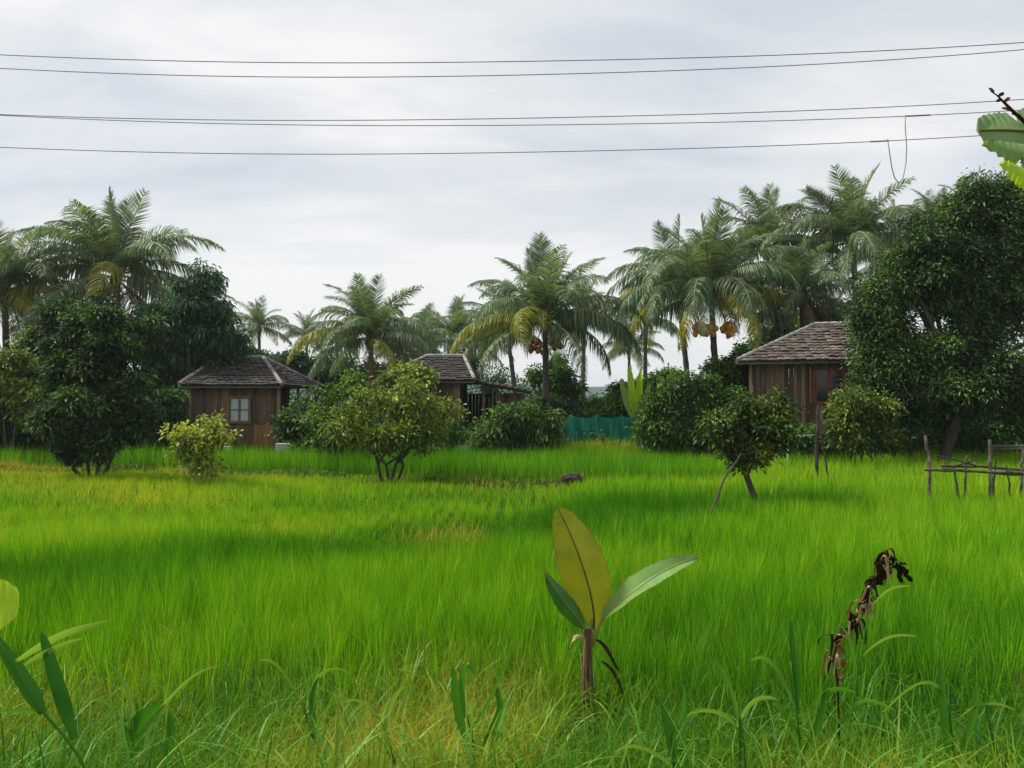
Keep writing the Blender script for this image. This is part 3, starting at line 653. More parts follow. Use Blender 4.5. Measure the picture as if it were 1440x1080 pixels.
# mixed trees, left background
leafy('broadleaf_tree', 'blue-green tree with stepped pointed top beside the tall left palm', 'tree', 278, 34,
      [(283, 400, 24, 26), (272, 430, 34, 26), (300, 440, 28, 24), (250, 470, 40, 30), (300, 475, 34, 26), (225, 490, 36, 34), (270, 510, 46, 26), (215, 445, 22, 18), (330, 480, 16, 16), (240, 540, 40, 30)],
      1500, 22, .19, .055, 'teal', trunk_r=.16, shell=.35, spread=.22, hang=.9, droop=.3)
leafy('bushy_tree', 'dark dense round-crowned tree on the field bund at left', 'tree', 130, 23.5,
      [(128, 458, 38, 26), (98, 500, 36, 32), (156, 498, 42, 34), (125, 548, 50, 40), (172, 580, 42, 32), (98, 588, 34, 32), (140, 612, 46, 26), (192, 545, 24, 30), (116, 628, 26, 14), (82, 545, 20, 26), (205, 592, 18, 18)],
      2800, 20, .125, .052, 'dark', trunk_r=.07, stems=4, shell=.35, spread=.13, fork=.14, stemspread=.16)
leafy('bushy_tree', 'yellow-green open-branched small tree on the bund in the middle', 'tree', 548, 22.5,
      [(545, 565, 34, 16), (490, 585, 30, 12), (602, 570, 30, 16), (560, 600, 46, 14), (575, 540, 22, 10), (492, 612, 30, 9), (612, 602, 18, 12), (545, 622, 30, 9), (515, 555, 22, 9), (640, 578, 12, 6), (590, 622, 26, 9), (470, 600, 14, 8)],
      430, 14, .125, .05, 'bright', airy=.75, nsub=7, trunk_r=.055, stems=4, shell=.2, spread=.14, fork=.3, stemspread=.12)
leafy('shrub', 'pale lime shrub with large light leaves on the bund', 'shrub', 287, 21.5,
      [(256, 608, 20, 9), (292, 602, 16, 8), (282, 622, 30, 9), (312, 615, 14, 8), (278, 645, 26, 10), (300, 588, 8, 4), (283, 660, 22, 9), (262, 630, 14, 8)],
      170, 12, .12, .065, 'lime', airy=.8, trunk_r=.02, stems=3, shell=.2, spread=.12)
leafy('bushy_tree', 'small leaning tree in the rice before the raised right hut', 'tree', 1075, 16.2,
      [(1012, 592, 20, 13), (1042, 574, 24, 10), (1085, 572, 26, 11), (1106, 594, 14, 14), (1060, 602, 40, 12), (1026, 622, 22, 12), (1090, 620, 20, 10), (1046, 644, 24, 12), (1095, 555, 10, 6), (1040, 560, 12, 6), (1000, 612, 10, 10), (1072, 588, 30, 8), (1064, 632, 24, 10)],
      520, 14, .09, .038, 'olive', airy=.8, trunk_r=.085, stems=1, shell=.3, spread=.1, lean=(-.42, 1.02))
leafy('shrub', 'tall leafy light green bush behind the middle small tree', 'shrub', 478, 27.5,
      [(480, 570, 34, 24), (500, 545, 20, 20), (470, 600, 36, 26), (455, 555, 16, 14), (520, 590, 30, 30)], 400, 16, .15, .06, 'mid', trunk_r=.05, stems=3, spread=.16, group=None)
leafy('shrub', 'yellow-green leafy sprays rising over the hut roof', 'shrub', 570, 30,
      [(572, 522, 22, 10), (548, 535, 16, 8), (590, 530, 16, 8)], 140, 14, .17, .07, 'bright', trunk_r=.04, stems=2, spread=.15)
leafy('shrub', 'dark blue-green shrub at the shaded corner of the curtained hut', 'shrub', 428, 30, [(428, 585, 22, 14), (415, 605, 20, 16), (440, 608, 22, 18), (428, 570, 14, 8), (400, 600, 10, 12)], 420, 16, .15, .06, 'dark', trunk_r=.03, stems=2)
leafy('shrub', 'wide dark green bush beside the lean-to porch', 'shrub', 725, 28.5, [(698, 606, 20, 16), (730, 594, 24, 18), (765, 604, 20, 20), (712, 578, 12, 8), (742, 576, 12, 8), (745, 615, 34, 13), (684, 618, 14, 10), (775, 588, 10, 10)], 620, 17, .15, .045, 'mid', trunk_r=.03, stems=4, hang=.5)
leafy('bushy_tree', 'large green bush right of the teal net', 'shrub', 955, 28.5, [(926, 596, 22, 22), (962, 584, 28, 24), (1000, 600, 26, 22), (945, 548, 13, 18), (972, 556, 18, 14), (996, 540, 12, 16), (918, 568, 13, 13), (960, 614, 40, 16), (905, 606, 12, 16), (1024, 566, 14, 24), (1010, 575, 16, 16), (958, 530, 8, 10)], 1300, 16, .14, .055, 'mid', airy=.85, trunk_r=.06, stems=4)
leafy('shrub', 'yellow-green bush under the big right tree', 'shrub', 1212, 24.5, [(1200, 578, 18, 14), (1228, 592, 20, 16), (1190, 606, 20, 16), (1232, 616, 26, 14), (1212, 560, 10, 9), (1178, 600, 10, 16), (1208, 618, 24, 12), (1245, 575, 10, 10), (1186, 560, 8, 8)], 600, 16, .12, .048, 'olive', trunk_r=.03, stems=3)
leafy('shrub', 'bright yellow tipped shrub beside the open shuttered window', 'shrub', 1196, 24.2, [(1196, 562, 18, 9), (1188, 580, 12, 10), (1240, 568, 10, 5)], 110, 14, .10, .045, 'bright', trunk_r=.02, stems=2)
leafy('shrub', 'low bright green bush behind the white post', 'shrub', 1125, 26.5, [(1118, 612, 18, 9), (1140, 616, 18, 10), (1100, 610, 14, 10), (1160, 608, 12, 10)], 300, 14, .12, .05, 'mid', trunk_r=.02, stems=2)
leafy('broadleaf_tree', 'bright green young tree behind the centre palm trunk', 'tree', 790, 46, [(755, 530, 12, 14), (790, 525, 20, 18), (790, 550, 26, 20), (775, 575, 30, 14), (800, 570, 22, 14), (780, 510, 12, 10)], 700, 16, .2, .08, 'mid', trunk_r=.08, stems=2)
leafy('shrub', 'lime leaf cluster against the upper left edge', 'shrub', 12, 27.5, [(15, 508, 24, 8), (5, 515, 16, 8), (20, 548, 22, 10), (40, 552, 14, 8), (2, 552, 14, 8), (33, 580, 11, 14)], 330, 14, .15, .07, 'bright', trunk_r=.04, stems=2, fork=.6)
leafy('shrub', 'dark bush at the left edge below the lime leaves', 'shrub', 20, 28.5, [(10, 590, 26, 20), (40, 605, 24, 20), (5, 612, 26, 18), (62, 615, 16, 14), (-20, 580, 30, 30), (20, 560, 18, 12)], 1000, 16, .13, .05, 'dark', trunk_r=.04, stems=3)
leafy('shrub', 'muddled grey-green bush between dark tree and lime shrub', 'shrub', 225, 29.5, [(215, 600, 24, 24), (245, 590, 22, 22), (240, 565, 20, 16), (205, 570, 20, 20), (256, 612, 14, 12)], 650, 16, .12, .045, 'dark', trunk_r=.03, stems=3)
leafy('broadleaf_tree', 'dark tree crown behind the dark bushy tree at far left', 'tree', 80, 31, [(95, 455, 34, 28), (60, 480, 26, 26), (40, 520, 26, 20), (130, 440, 26, 20), (100, 500, 30, 30), (190, 470, 30, 26)], 1300, 18, .17, .065, 'dark', trunk_r=.14, shell=.3)
leafy('broadleaf_tree', 'low dark tree behind the roof of the curtained hut', 'tree', 340, 44, [(320, 500, 22, 14), (350, 505, 26, 12), (385, 508, 26, 12), (415, 515, 22, 14), (300, 520, 26, 20), (450, 520, 22, 18)], 900, 16, .2, .08, 'teal', trunk_r=.1)
leafy('broadleaf_tree', 'dark tree mass between the two middle huts', 'tree', 490, 46, [(480, 520, 26, 16), (470, 545, 22, 22), (520, 530, 26, 18), (600, 515, 26, 14), (650, 510, 26, 14), (560, 520, 26, 18), (690, 545, 14, 14)], 900, 16, .2, .08, 'teal', trunk_r=.1)
leafy('broadleaf_tree', 'deep green tree mass behind the raised right hut', 'tree', 1090, 41, [(1070, 490, 26, 24), (1100, 460, 26, 24), (1045, 520, 26, 30), (1150, 450, 26, 20), (1030, 560, 30, 26), (1190, 440, 30, 26)], 1000, 16, .2, .08, 'teal', trunk_r=.14)
leafy('broadleaf_tree', 'green thicket tree behind the right end of the teal net', 'tree', 900, 40, [(880, 560, 22, 16), (910, 545, 24, 20), (850, 575, 26, 12), (940, 530, 22, 16), (920, 575, 34, 16)], 1000, 16, .18, .07, 'mid', trunk_r=.08)
leafy('broadleaf_tree', 'green tree filling the space left of the raised hut roof', 'tree', 1035, 34, [(1030, 530, 22, 20), (1010, 520, 18, 16), (1045, 505, 14, 16), (1020, 560, 26, 18)], 600, 16, .15, .06, 'mid', trunk_r=.09)
leafy('shrub', 'mixed green bush rising just above the right end of the teal net', 'shrub', 862, 34.5, [(850, 578, 18, 12), (878, 568, 20, 16), (838, 586, 14, 8), (898, 560, 16, 16)], 480, 15, .16, .065, 'mid', trunk_r=.04, stems=3, airy=.9)
leafy('shrub', 'low blue-green bush behind the left end of the teal net', 'shrub', 790, 36, [(785, 590, 26, 16), (815, 585, 26, 12), (845, 588, 26, 10), (770, 580, 20, 16)], 600, 16, .16, .06, 'teal', trunk_r=.04, stems=3)
leafy('shrub', 'dim bush under the big tree near the dark net', 'shrub', 1275, 30, [(1270, 600, 26, 30), (1300, 590, 26, 24), (1250, 620, 20, 16), (1400, 560, 30, 20), (1350, 565, 30, 14), (1440, 560, 30, 20)], 800, 16, .15, .06, 'dark', trunk_r=.05, stems=3)

# far belt of trees closing the horizon (a far-off wood, one mass)
mb = MB(); n = 3600
fx = rng.uniform(-95, 95, n); fy = rng.uniform(84, 104, n)
gap = np.exp(-((fx - 8.) / 6.5) ** 2)
fh = (5.4 + 1.6 * nz(fx, fx * 0, .22) + 1.0 * nz(fx, fx * 0, .9, 1)) * (1 - .62 * gap) + .9 * smooth(15, 60, np.abs(fx))
fz = rng.random(n) ** .7 * np.maximum(fh, .8)
idx = np.repeat(np.arange(n), 20); N = len(idx)
pos = np.stack([fx, fy, fz], 1)[idx] + rng.normal(0, .5, (N, 3)); pos[:, 2] = np.maximum(pos[:, 2], .3)
mb.leaves(pos, rnd_unit(N), unit(rng.normal(0, .5, (N, 3)) + [0, -.3, .8]), rng.uniform(.3, .5, N), rng.uniform(.12, .2, N), np.clip(rng.normal(.45, .2, n)[idx] + rng.normal(0, .15, N), 0, 1))
mb.build('far_trees', M['teal'], kind='stuff', cat='far wood', label='low far-off line of trees between the huts and the hills')

# undergrowth: low leafy tangle filling the ground between the bushes and huts
mb = MB(); n = 7500
fx = rng.uniform(-30, 34, n); fy = rng.uniform(28.8, 31.2, n) ; px_ = 720 + fx / fy * FPX
keep = ~((px_ > 326) & (px_ < 400)) & ~((px_ > 790) & (px_ < 905) & (fy < 30.8)); fx, fy, px_ = fx[keep], fy[keep], px_[keep]; n = len(fx)
fh = .55 + .45 * nz(fx, fy * .3, .8) + .25 * nz(fx, fy, 2.2, 1) + .8 * np.exp(-((px_ - 1010) / 60) ** 2) + .5 * np.exp(-((px_ - 690) / 60) ** 2) + .5 * (px_ > 1180) + .5 * np.exp(-((px_ - 480) / 50) ** 2)
fz = rng.random(n) ** .8 * np.clip(fh, .12, 3) + ground_z(fx, fy)
idx = np.repeat(np.arange(n), 14); N = len(idx)
pos = np.stack([fx, fy, fz], 1)[idx] + rng.normal(0, .15, (N, 3)); pos[:, 2] = np.maximum(pos[:, 2], .42)
mb.leaves(pos, unit(rnd_unit(N) + [0, 0, .2]), unit(rng.normal(0, .5, (N, 3)) + [0, -.3, .8]), rng.uniform(.12, .22, N), rng.uniform(.045, .08, N), np.clip(rng.normal(.42, .25, n)[idx] + rng.normal(0, .15, N), 0, 1))
mb.build('undergrowth', M['mid'], kind='stuff', cat='undergrowth', label='low leafy tangle between the bushes and the huts')
r = empty('rock', (*at(804, 674, 21.4)[:2], .12), 'dark stone at the end of the straw patch on the bund', 'rock')
mb = MB(); mb.tube([(-.28, 0, .02), (-.22, 0, .1), (-.05, .02, .14), (.12, 0, .13), (.25, 0, .08), (.3, 0, .04)], [.05, .17, .22, .21, .15, .03], 9, .1, wob=.12); mb.build('body', M['bark'], r)

# yellowish banana plant behind the net
def banana_leaf(mb, rib, width, side, fold=.25, tear=0, amp=.006, nv=9, seed=0, taperp=.75, round_=.5, base=0.):
    """rib: midrib points; side: across vector; width: full width"""
    g0 = np.random.default_rng(seed); rib = np.asarray(rib, float); nu = 110
    q = np.linspace(0, 1, len(rib)); u = .5 - .5 * np.cos(np.linspace(0, math.pi, nu))
    # smooth the rib with a Catmull style cubic through np.polyfit
    dg = min(3, len(rib) - 1); P = np.stack([np.polyval(np.polyfit(q, rib[:, j], dg), u) for j in range(3)], 1)
    T_ = unit(np.gradient(P, axis=0)); sd = np.asarray(side, float)[None] - T_ * (T_ @ np.asarray(side, float))[:, None]; sd = unit(sd); nn = np.cross(T_, sd)
    prof = np.sin(math.pi * np.clip(u, 0, 1) ** taperp) ** round_; prof = prof * (1 + .025 * np.sin(u * 40 + seed) + .02 * np.sin(u * 97)) * (1 - base * (1 - smooth(0, .5, u)))
    v = np.linspace(-1, 1, nv); hw = width / 2 * prof
    notch = np.ones((nu, nv))
    for _ in range(tear):
        c_ = g0.integers(8, nu - 12); s_ = g0.choice([-1, 1]); dpt = g0.uniform(.3, .9)
        for k, v_ in enumerate(v):
            if v_ * s_ > 1 - dpt: notch[c_, k] = (1 - dpt) / abs(v_)
            if v_ * s_ > 1 - dpt: notch[c_ + 1, k] = min(1, (1 - dpt) / abs(v_) + .25)
    off = hw[:, None] * v[None] * notch
    rip = amp * .6 * np.sin(u * 190 + 2 * np.sin(u * 23))[:, None] * np.abs(v)[None] + amp * 1.5 * np.sin(u * 17)[:, None] * (v ** 2)[None]
    G = P[:, None] + sd[:, None] * (off * math.cos(fold))[..., None] + nn[:, None] * (np.abs(off) * math.sin(fold) + rip)[..., None]
    edge = np.abs(v)[None] * np.ones((nu, 1))
    edge = np.where(prof[:, None] < .25, np.maximum(edge, .95), edge)
    mb.grid(G, attr=edge)
    return P
def px_path(pts, Y_): return np.array([at(a, b, Y_ + (c[0] if c else 0)) for a, b, *c in pts])

r = empty('banana_plant', (*at(895, 600, 33)[:2], .38), 'yellow-green banana plant rising behind the big bush', 'plant')
o = np.array(r.location)
for k, (a, b) in enumerate([((893, 590), (886, 512)), ((895, 590), (901, 520)), ((893, 590), (874, 532)), ((896, 590), (914, 538))]):
    mb = MB(); banana_leaf(mb, px_path([(*a,), ((a[0] + b[0]) / 2 + (b[0] - a[0]) * .1, (a[1] + b[1]) / 2), (*b,)], 33) - o, .40, (1, .3, 0), seed=k, amp=.02, tear=2); mb.build('leaf', M['ban_lime'] if k < 2 else M['ban_green'], r)
mb = MB(); mb.tube([(0, 0, -.1), (0, 0, 1.6)], [.14, .09], 8, .6); mb.build('stem', M['bstem'], r)

# ------------------------------------------------------------------ small things around the huts
def net(label, pts, Y_, z0, z1, matk, posts=5):
    a, b = pts; A = at(a, 600, Y_); B_ = at(b, 600, Y_ + .6)
    r = empty('shade_net', ((A[0] + B_[0]) / 2, Y_ + .3, float(ground_z(0, Y_))), label, 'net'); o = np.array(r.location)
    nu, nv = 60, 9; u = np.linspace(0, 1, nu)[:, None]; v = np.linspace(0, 1, nv)[None]
    xx = A[0] + (B_[0] - A[0]) * u + 0 * v; yy = Y_ + .6 * u + .06 * np.sin(u * 47 + v * 2) + .04 * np.sin(u * 90)
    sag = .09 * np.abs(np.sin(u * math.pi * (posts - 1)))
    zz2 = z0 + (z1 - z0 - sag) * v + 0 * u
    G = np.stack([xx + 0 * v, yy + 0 * v, zz2], -1) - o; G2 = G + [0, .01, 0]
    mb = MB(); mb.grid(G, .5); mb.build('net_sheet', M[matk], r, True)
    for i in range(posts):
        f = i / (posts - 1); p0 = np.array([A[0] + (B_[0] - A[0]) * f, Y_ + .6 * f + .09, 0]) - o
        s_ = MB(); s_.tube([(p0[0], p0[1], -.2), (p0[0] + rng.normal(0, .02), p0[1], z1 - o[2] + .08)], [.035, .028], 7, .5); s_.build('post', M['stick'], r)
net('bright teal shade net stretched between bushes', (770, 908), 31, .5, hz_(585, 31), 'net', 5)
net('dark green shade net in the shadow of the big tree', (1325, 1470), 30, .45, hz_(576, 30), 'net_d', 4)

def block(label, px0, px1, py0, py1, Y_, matk='concrete', n=1):
    a = at(px0, py1, Y_); b = at(px1, py0, Y_); zg = float(ground_z((a[0] + b[0]) / 2, Y_))
    r = empty('concrete_block', ((a[0] + b[0]) / 2, Y_, zg), label, 'block', 'concrete pieces lying before the huts')
    w_, h = b[0] - a[0], b[2] - zg
    mb = MB(); v = []
    mb.box((0, 0, h * .45), (w_, .4, h * .9 + .1), .1, .6, taper=.96); mb.build('body', M[matk], r)
    mb = MB(); mb.box((0, 0, h * .96), (w_ * .97, .38, h * .12), .1, .9, taper=.94); mb.build('top_slab', M[matk], r)
block('pale concrete block at the corner of the curtained hut', 388, 409, 624, 640, 29.3)
block('low flat grey slab right of the pale corner block', 411, 424, 631, 640, 29.4)
block('pale concrete block below the half-hidden hut corner', 642, 664, 627, 640, 29.3)
block('small pale stone near the lime shrub', 313, 324, 628, 640, 29.4)
block('small grey stone right of the dark corner shrub', 447, 456, 626, 640, 29.5)
block('pale stone below the far left hut window', 71, 80, 634, 642, 29.)
block('tiny pale stone at the far left beside the dark bush', 38, 46, 633, 640, 29.)

r = empty('plastic_bucket', at(530, 600, 27.)[:2].tolist() + [at(530, 602, 27.)[2]], 'teal plastic pail hung among the leaves of the middle tree', 'bucket')
mb = MB(); mb.tube([(0, 0, 0), (0, 0, .26), (0, 0, .27)], [.13, .19, .2], 14, .5); mb.build('body', M['terracotta'], r, True)
mb = MB(); a = np.linspace(0, math.pi, 12); mb.tube(np.stack([.2 * np.cos(a), 0 * a, .27 + .2 * np.sin(a)], 1), .008, 5, .5); mb.build('handle', M['wire'], r)

def stick(mb, pts, Y_, r0, r1, o, sides=7):
    r0 *= .8; r1 *= .8
    P = px_path(pts, Y_); n = 9; q = np.linspace(0, 1, len(P)); u = np.linspace(0, 1, n)
    C = np.stack([np.interp(u, q, P[:, j]) for j in range(3)], 1); C[1:-1] += rng.normal(0, r0 * .35, (n - 2, 3))
    mb.tube(C - o, np.linspace(r0, r1, n) * rng.uniform(.85, 1.15, n), sides, rng.random(), wob=.08)

# rustic fence, right: posts and rails are its parts
YF = 16.3
r = empty('rustic_fence', (*at(1370, 600, YF)[:2], 0), 'crooked pole fence with stick rails standing in the rice at right', 'fence'); o = np.array(r.location)
for pts, a_, b_ in [([(1310, 730), (1307, 650), (1301, 612)], .055, .04), ([(1352, 730), (1347, 690), (1341, 655)], .04, .03), ([(1352, 730), (1356, 690), (1360, 640)], .035, .025),
                  ([(1396, 735), (1393, 660), (1392, 618)], .06, .045), ([(1436, 735), (1436, 660), (1440, 632)], .04, .035), ([(1390, 730), (1397, 690), (1401, 645)], .035, .02), ([(1432, 735), (1420, 690), (1415, 655)], .03, .02)]:
    mb = MB(); stick(mb, pts, YF, a_, b_, o); mb.build('post', M['stick'], r)
for pts, a_, b_, dy_ in [([(1300, 661), (1360, 662), (1470, 668)], .035, .04, -.08), ([(1322, 655), (1380, 657), (1475, 662)], .04, .04, .07), ([(1316, 641), (1350, 648), (1372, 655)], .018, .03, 0.02),
                       ([(1317, 660), (1400, 666), (1480, 670)], .03, .03, .1), ([(1345, 655), (1360, 650), (1370, 647)], .03, .02, -.1)]:
    mb = MB(); stick(mb, pts, YF + dy_, a_, b_, o); mb.build('rail', M['stick'], r)
# forked props
r = empty('wooden_post', (*at(1149, 600, 20.5)[:2], 0), 'dark upright post under the open shuttered window', 'post'); o = np.array(r.location)
mb = MB(); stick(mb, [(1148, 690), (1149, 620), (1151, 570)], 20.5, .07, .05, o); mb.build('pole', M['bark'], r)
mb = MB(); stick(mb, [(1166, 680), (1160, 640), (1152, 590)], 20.4, .035, .03, o); mb.build('brace', M['stick'], r)
r = empty('leaning_prop', (*at(1003, 700, 14.2)[:2], 0), 'long bare stick propped against the small leaning tree', 'stick'); o = np.array(r.location)
mb = MB(); stick(mb, [(998, 725, -.3), (1018, 675, .6), (1042, 638, 1.5)], 14.2, .035, .025, o); mb.build('pole', M['stick'], r)
mb = MB(); stick(mb, [(1040, 641, 1.5), (1058, 636, 1.5), (1088, 634, 1.5)], 14.2, .016, .01, o); mb.build('side_branch', M['stick'], r)
r = empty('white_post', (*at(1107, 600, 25)[:2], 0), 'thin white pipe frame before the low bright bush', 'post'); o = np.array(r.location)
mb = MB(); stick(mb, [(1108, 670), (1108, 602)], 25, .03, .03, o); mb.build('upright', M['whitewood'], r)
mb = MB(); stick(mb, [(1108, 614), (1145, 612)], 25, .02, .02, o); mb.build('crossbar', M['whitewood'], r)
r = empty('bench', (*at(1420, 620, 27.5)[:2], float(ground_z(18, 27.5))), 'low wooden bench in the shade behind the pole fence', 'bench'); 
for dz_ in (.62, .50):
    mb = MB(); mb.box((0, (.62 - dz_) * 2, dz_ + .2), (1.5, .3, .05), 0, .9); mb.build('seat_board' if dz_ < .6 else 'back_board', M['plank_g'], r)
for sx in (-.65, .65):
    mb = MB(); mb.box((sx, .1, .3), (.08, .35, .75), 0, .4); mb.build('leg', M['plank_g'], r)

# ------------------------------------------------------------------ power lines
def wire(label, pts, Y_, r_=.0105):
    pts = np.array(pts, float); cf_ = np.polyfit(pts[:, 0], pts[:, 1], 2)
    xs_ = np.linspace(-900, 2400, 90); P = np.array([at(x, np.polyval(cf_, x) + .8 * math.sin(x / 170.), Y_) for x in xs_])
    o_ = P[0].copy(); mb = MB(); mb.tube(P - o_, r_, 6, .5)
    ob = mb.build('power_line', M['wire'], None, True, label=label, cat='power line', group='power lines across the sky'); ob.location = tuple(o_); return ob
wire('topmost power line across the sky', [(0, 77), (640, 88), (1440, 59)], 17.0)
wire('second power line from the top', [(0, 96), (600, 108), (1440, 69)], 17.4)
wire('third power line from the top', [(0, 161), (660, 168), (1440, 139)], 18.0)
wire('fourth power line, the one holding the upper end of the wire loop', [(0, 162), (640, 177), (1440, 154)], 18.6)
wire('lowest power line of the five', [(0, 207), (640, 216), (1440, 186)], 18.3)
def wy(pts, x):
    pts = np.array(pts, float); return float(np.polyval(np.polyfit(pts[:, 0], pts[:, 1], 2), x) + .8 * math.sin(x / 170.))
W4 = [(0, 162), (640, 177), (1440, 154)]; W5 = [(0, 207), (640, 216), (1440, 186)]
P = px_path([(1248, 195), (1251, 215), (1254, 235), (1258, 250), (1264, 257.5), (1270, 250), (1274, 230), (1275, 205), (1273, 180), (1273, 162)], 18.45)
r = empty('wire_loop', P[0], 'loose grey wire loop hanging between the two lowest power lines', 'cable'); o = np.array(r.location)
mb = MB(); mb.tube(P - o, .013, 6, .4); mb.build('loop_wire', M['wire'], r, True)
mb = MB(); mb.tube(px_path([(x_, wy(W4, x_)) for x_ in (1272, 1290, 1308)], 18.6) - o, .021, 7, .4); mb.build('splice_wrap', M['wire'], r)
mb = MB(); mb.tube(px_path([(x_, wy(W5, x_)) for x_ in (1224, 1236, 1250)], 18.3) - o, .019, 7, .4); mb.build('splice_wrap', M['wire'], r)

# ------------------------------------------------------------------ rice field
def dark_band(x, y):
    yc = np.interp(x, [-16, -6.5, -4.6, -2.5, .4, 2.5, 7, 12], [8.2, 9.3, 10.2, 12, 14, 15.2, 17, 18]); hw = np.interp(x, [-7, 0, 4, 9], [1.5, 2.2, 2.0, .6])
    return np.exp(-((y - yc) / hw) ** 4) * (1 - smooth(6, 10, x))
def rice(n, y0, y1, half, L0, W0, segs, dens_pow=0.):
    y = np.sqrt(rng.uniform(y0 ** 2, y1 ** 2, n)); x = rng.uniform(-1, 1, n) * (half * y + 1.5)
    # tufts: pull the stems towards their hill
    sp = .26; cx = (np.floor(x / sp) + .5) * sp; cy = (np.floor(y / sp) + .5) * sp
    j = np.sin(cx * 91.7 + cy * 47.3) * .05; j2 = np.sin(cx * 37.1 - cy * 83.9) * .05
    ox_ = rng.normal(0, .040, n); oy_ = rng.normal(0, .040, n); x = cx + j + ox_; y = cy + j2 + oy_
    front = 6.75 + .55 * nz(x, x * 0, .9, 1) + .25 * nz(x, y, 3, 2) - rng.exponential(.35, n)
    by = bund_y(x); left = 1 - smooth(-.8, 1.5, x - (y - 14) * .25)
    inb = (y - by > -.14) & (y - by < .30); inb &= x < 6.6
    weedy = left * smooth(11.8, 13.2, y + .6 * nz(x, y, .4, 2)) * (y < by)
    ok = (y > front) & (~inb | (rng.random(n) < .12)) & (y < 28.6)
    patch = nz(x, y, .35, 0)
    h = 1 + .10 * nz(x, y, .9, 3) + .06 * patch
    tl = np.sin(cx * 12.9 + cy * 78.2); h *= 1 + .15 * tl
    h = h * (1 - .52 * weedy) * (1 + .20 * (y > by) * (x < 6.5)) * (1 - .55 * np.exp(-((by - y) / 1.2) ** 2) * (y < by) * (1 - smooth(5.2, 7.5, x)))
    ok &= ~((weedy > .5) & (rng.random(n) < .15)); hs = np.sin(cx * 127.1 + cy * 311.7) * 43758.5; hs -= np.floor(hs); ok &= ~((hs < .16) & (y < 17) & (rng.random(n) < .85))
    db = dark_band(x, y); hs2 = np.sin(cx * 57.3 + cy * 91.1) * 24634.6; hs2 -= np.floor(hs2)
    c = .60 - .36 * db + .12 * patch + .05 * nz(x, y, 1.6, 1) + .14 * weedy * (1 + nz(x, y, .6, 3)) + .10 * smooth(2, 7, x) - .20 * (y > by) * (x < 6.5) + .03 + rng.normal(0, .19, n) + .2 * (hs2 - .5) - .10 * (1 - smooth(7, 9.5, y)) + .05 * tl  # deeper green along the band, behind the bund and at the near edge
    az = np.arctan2(oy_, ox_) + rng.normal(0, .5, n); rad_ = np.hypot(ox_, oy_)
    x, y, h, c, az, rad_ = x[ok], y[ok], h[ok], c[ok], az[ok], rad_[ok]; n = len(x)
    lean = rad_ * 1.5 + np.abs(rng.normal(0, .05, n)); curve = np.abs(rng.normal(.15, .18, n)) + (rng.random(n) < .06) * .7
    L = L0 * h * rng.uniform(.74, 1.05, n); root = np.stack([x, y, ground_z(x, y) - .02], 1)
    return root, az, lean, curve, L, W0 * rng.uniform(.7, 1.3, n), np.clip(c, 0, 1), segs
mb = MB()
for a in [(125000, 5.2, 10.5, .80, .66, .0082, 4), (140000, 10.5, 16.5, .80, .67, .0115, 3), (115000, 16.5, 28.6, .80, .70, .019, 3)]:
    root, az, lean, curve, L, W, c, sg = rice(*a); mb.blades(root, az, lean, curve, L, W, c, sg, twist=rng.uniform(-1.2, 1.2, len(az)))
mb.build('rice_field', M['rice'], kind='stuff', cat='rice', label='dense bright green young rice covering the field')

# dry grass and straw on the bund
n = 26000; x = rng.uniform(-20, 7.2, n); y = bund_y(x) + rng.normal(-.05, .34, n); msk = nz(x, y * 0, .45, 2) + rng.normal(0, .3, n) > -.15; x, y = x[msk], y[msk]; n = len(x)
mb = MB(); mb.blades(np.stack([x, y, ground_z(x, y)], 1), rng.uniform(0, 6.28, n), rng.uniform(.2, 1.2, n), rng.uniform(0, 1.2, n), rng.uniform(.14, .42, n), rng.uniform(.008, .018, n), np.clip(rng.normal(.78, .2, n) - .3 * (nz(x, y, .6, 0) > .3), 0, 1), 3)
mb.build('bund_grass', M['weed'], kind='stuff', cat='dry grass', label='orange-brown dry grass along the low field bund')
# weeds mixed into the low plot on the left + grass round the huts
n = 26000; x = rng.uniform(-19, 3, n); y = rng.uniform(12, 24.5, n); left = (x - (y - 14) * .25) < .4
pt = nz(x, y, .7, 3) + .5 * np.exp(-((y - 13.2) / .9) ** 2); ok = left & (y < bund_y(x)) & (pt + rng.normal(0, .35, n) > .25); x, y = x[ok], y[ok]; n = len(x)
mb = MB(); mb.blades(np.stack([x, y, ground_z(x, y)], 1), rng.uniform(0, 6.28, n), rng.uniform(0, .7, n), rng.uniform(.2, 1.5, n), rng.uniform(.2, .5, n), rng.uniform(.010, .02, n), np.clip(rng.normal(.42, .22, n), 0, 1), 3)
q_ = at(628, 748, 11.6); m_ = 420
mb.blades(np.stack([q_[0] + rng.normal(0, .28, m_), q_[1] + rng.normal(0, .2, m_), np.full(m_, .25)], 1), rng.uniform(0, 6.28, m_), rng.uniform(.1, 1.1, m_), rng.normal(.5, .6, m_), rng.uniform(.3, .58, m_), rng.uniform(.008, .014, m_), np.clip(rng.normal(.75, .18, m_), 0, 1), 4)
x = rng.uniform(-34, 36, 26000); y = rng.uniform(28.4, 33, 26000); n = len(x)
mb.blades(np.stack([x, y, ground_z(x, y)], 1), rng.uniform(0, 6.28, n), rng.uniform(0, .5, n), rng.uniform(.2, 1.2, n), rng.uniform(.1, .38, n) * (1.15 + .7 * nz(x, y, .5, 1).clip(-.8, 1)), rng.uniform(.02, .035, n), np.clip(rng.normal(.3, .2, n), 0, 1), 3)
mb.build('wild_grass', M['weed'], kind='stuff', cat='grass', label='wild grass and weeds in the low plot and round the huts')
